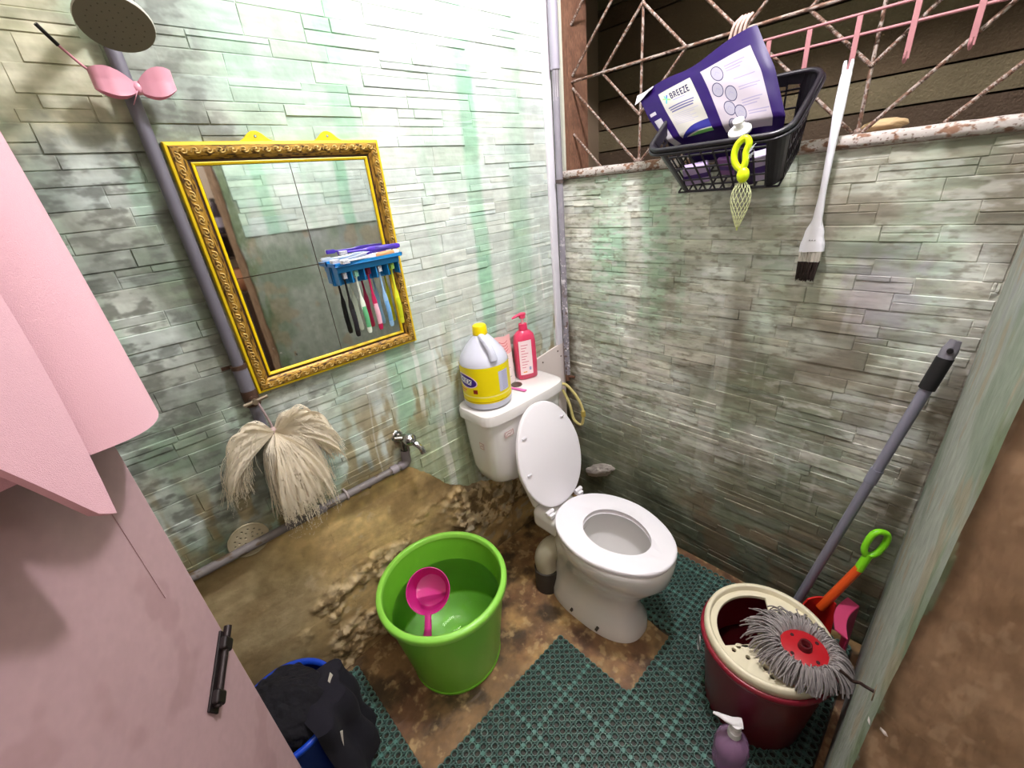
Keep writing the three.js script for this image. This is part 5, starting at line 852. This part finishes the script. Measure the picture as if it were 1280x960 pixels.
// neon clip with a net bag on the basket rim
{
  const c = thing('neon_clip', 'neon yellow plastic clip with a small white net hanging from the basket rim', 'clip', [-0.262, 1.545, 0.775]);
  const nm = phys(0xd4ea10, 0.35);
  mesh('clip_ring', tube([[0, 0.004, 0.006], [0, -0.004, -0.008], [0, -0.024, -0.015], [0, -0.046, -0.01], [0, -0.058, 0.005], [0, -0.044, 0.011], [0, -0.024, 0.01], [0, -0.006, 0.014]], 0.0072, 60, 10, true), nm, c);
  mesh('clip_ball', new THREE.SphereGeometry(0.0135, 20, 14).scale(0.8, 1.25, 1).translate(-0.002, -0.07, 0.01), nm, c);
  const w = []; for (let i = 0; i < 6; i++) w.push(rod([0, -0.044 + 0.003 * i, 0.006], [-0.004, -0.034 + 0.005 * i, 0.024 + 0.003 * (i % 3)], 0.0011, 0.0006, 5)); mesh('white_bristles', merge(w), std(0xd8dce4, 0.5), c);
  const n = []; const rad = t => 0.004 + 0.02 * Math.sin(PI * Math.pow(t, 0.75)) * (1 - 0.25 * t); for (let i = 0; i < 14; i++) { for (const s of [-1, 1]) { const pts = []; for (let k = 0; k <= 10; k++) { const t = k / 10, a = i / 14 * 2 * PI + s * t * 2.2; pts.push([Math.cos(a) * rad(t) * 0.6, -0.082 - 0.1 * t, 0.01 + Math.sin(a) * rad(t)]); } n.push(tube(pts, 0.00055, 14, 4)); } }
  mesh('net', merge(n), std(0xd7dca8, 0.7), c).userData.kind = 'stuff'; mesh('net_tail', rod([0, -0.178, 0.01], [0, -0.19, 0.01], 0.003, 0.0015, 8), std(0xc4cf70, 0.6), c);
}
// long white brush on a rack hook
{
  const b = thing('scrub_brush', 'long white plastic scrubbing brush with dark worn bristles hanging from the pink rack', 'brush', [-0.028, 1.272, 0.893]);
  const wm = phys(0xe9e7ee, 0.4);
  mesh('handle', sweep([[0, 0.395, 0.002, 0.009, 0.004], [0, 0.385, 0.001, 0.0105, 0.0045], [0, 0.33, 0, 0.0115, 0.006], [0, 0.24, 0, 0.0082, 0.006], [0, 0.15, 0, 0.0072, 0.006], [0, 0.085, 0, 0.0105, 0.007], [0, 0.045, -0.001, 0.022, 0.009], [-0.002, 0.015, 0, 0.028, 0.011], [-0.003, 0, 0.001, 0.0285, 0.011]], [0, 0, 1], 18, 6, 2.6), wm, b);
  for (const z of [-0.0065, 0.0065]) mesh('fork_tip', sweep([[0, 0.388, z * 0.9 + 0.001, 0.0042, 0.004], [0, 0.405, z + 0.001, 0.004, 0.0038], [0, 0.413, z + 0.001, 0.0028, 0.003]], [0, 0, 1], 10), wm, b);
  for (const z of [-0.006, 0, 0.006]) mesh('tuft_hole', rod([-0.0128, 0.03, z], [-0.0105, 0.03, z], 0.0014, 0.0014, 6), std(0x8d8890, 0.8), b);
  const R = rng(91), up = [], lo = []; for (let i = 0; i < 260; i++) { const z = (R() * 2 - 1) * 0.024, x = -0.012 + 0.02 * R(), sx = (R() - 0.5) * 0.012 - 0.012, sz = (R() - 0.5) * 0.006 - z * 0.12; up.push(rod([x, 0.002, z], [x + sx * 0.4, -0.025, z + sz * 0.4], 0.0008, 0.0008, 4)); lo.push(rod([x + sx * 0.4, -0.024, z + sz * 0.4], [x + sx, -0.062 - 0.012 * R(), z + sz * 2], 0.0014, 0.0008, 4)); }
  mesh('bristle_roots', merge(up), std(0xcfc8bc, 0.7), b).userData.kind = 'stuff'; label(mesh('bristle_tips', merge(lo), std(0x2a1c16, 0.9), b), 'dark brown worn tips').userData.kind = 'stuff';
}
// soap lump on the sill
{
  const g = new THREE.IcosahedronGeometry(1, 8), p = g.attributes.position; for (let i = 0; i < p.count; i++) { const v = V(p.getX(i), p.getY(i), p.getZ(i)), n = 0.85 + 0.3 * fbm(v.z * 2 + 3, v.y * 2 + v.x, 201, 3); p.setXYZ(i, v.x * 0.022 * n, Math.max(-0.012, v.y * 0.014 * n), v.z * 0.045 * n); } g.computeVertexNormals();
  const l = tag(mesh('pumice_stone', g, std(0xb59a72, 0.85)), 'tan pumice stone on the sill behind the grille', 'stone'); l.position.set(0.082, SILL + 0.045, 0.965);
}

// ---------- lamps and the passage outside the door ----------
{
  const b = thing('ceiling_bulb', 'bare warm white bulb in a ceiling holder', 'lamp', [BULB[0], BULB[1], BULB[2]]);
  mesh('glass', new THREE.SphereGeometry(0.034, 28, 20), std(0xffffff, 0.4, { emissive: 0xfff3e2, emissiveIntensity: 6 }), b);
  mesh('holder', merge([rod([0, 0.028, 0], [0, 0.1, 0], 0.02, 0.024, 20), rod([0, 0.1, 0], [0, ROOM_H - BULB[1], 0], 0.004, 0.004, 8), rod([0, ROOM_H - BULB[1] - 0.02, 0], [0, ROOM_H - BULB[1], 0], 0.045, 0.045, 24)]), std(0xe8e4dc, 0.5), b);
  const p = thing('passage_lamp', 'slim ceiling lamp in the passage outside the door', 'lamp', [-1.45, 2.48, 1.95]);
  mesh('diffuser', bb(-0.6, 0, -0.125, 0.6, 0.004, 0.125), std(0xffffff, 0.5, { emissive: 0xffeedd, emissiveIntensity: 2 }), p);
  mesh('housing', bb(-0.62, 0.005, -0.14, 0.62, ROOM_H - 2.48, 0.14, 0.01), std(0xdedad2, 0.6), p);
}
{
  const c = thing('passage_cabinet', 'dark wooden cabinet standing in the passage', 'cabinet', [-0.58, 0, 2.26]);
  const dk = std(0x3c2a22, 0.6);
  mesh('body', bb(-0.2, 0, -0.13, 0.24, 1.03, 0.155, 0.006), dk, c); mesh('door', bb(-0.19, 0.05, -0.142, 0.018, 0.98, -0.13, 0.004), std(0x4a342a, 0.55), c); mesh('door', bb(0.024, 0.05, -0.142, 0.23, 0.98, -0.13, 0.004), std(0x4a342a, 0.55), c);
  for (const x of [0.0, 0.045]) mesh('knob', new THREE.SphereGeometry(0.012, 12, 10).translate(x, 0.55, -0.15), std(0x9a8a6a, 0.4), c);
  const pot = tag(mesh('clay_pot', lathe([[0.001, 0], [0.05, 0], [0.085, 0.05], [0.08, 0.1], [0.055, 0.13], [0.062, 0.145], [0.055, 0.145], [0.05, 0.13]], 32), std(0xb07a58, 0.8)), 'round clay pot on the passage cabinet', 'pot'); pot.position.set(-0.72, 1.031, 2.24);
  const sh = thing('wall_shelf', 'dark shelf box on the passage wall', 'shelf', [-0.7, 1.24, 2.32]);
  mesh('board', bb(-0.16, 0.14, -0.1, 0.2, 0.16, 0.1, 0.003), dk, sh); mesh('board', bb(-0.16, 0, -0.1, 0.2, 0.015, 0.1, 0.003), dk, sh); for (const x of [-0.16, 0.185]) mesh('side', bb(x, 0, -0.1, x + 0.015, 0.16, 0.1, 0.002), dk, sh); mesh('back', bb(-0.16, 0, 0.085, 0.2, 0.16, 0.1), dk, sh);
  const bt = thing('drink_bottle', 'dark bottle with a label band on the passage shelf', 'bottle', [-0.735, 1.4, 2.3]);
  mesh('body', lathe([[0.001, 0], [0.032, 0], [0.034, 0.01], [0.034, 0.12], [0.028, 0.15], [0.014, 0.185], [0.013, 0.2], [0.001, 0.2]], 28), phys(0x2a2230, 0.2), bt); mesh('cap', rod([0, 0.198, 0], [0, 0.215, 0], 0.0155, 0.0155, 16), std(0x22222a, 0.5), bt); mesh('label', new THREE.CylinderGeometry(0.0345, 0.0345, 0.06, 28, 1, true).translate(0, 0.07, 0), std(0xa9a4b4, 0.5), bt);
}

renderer.render(scene, camera);
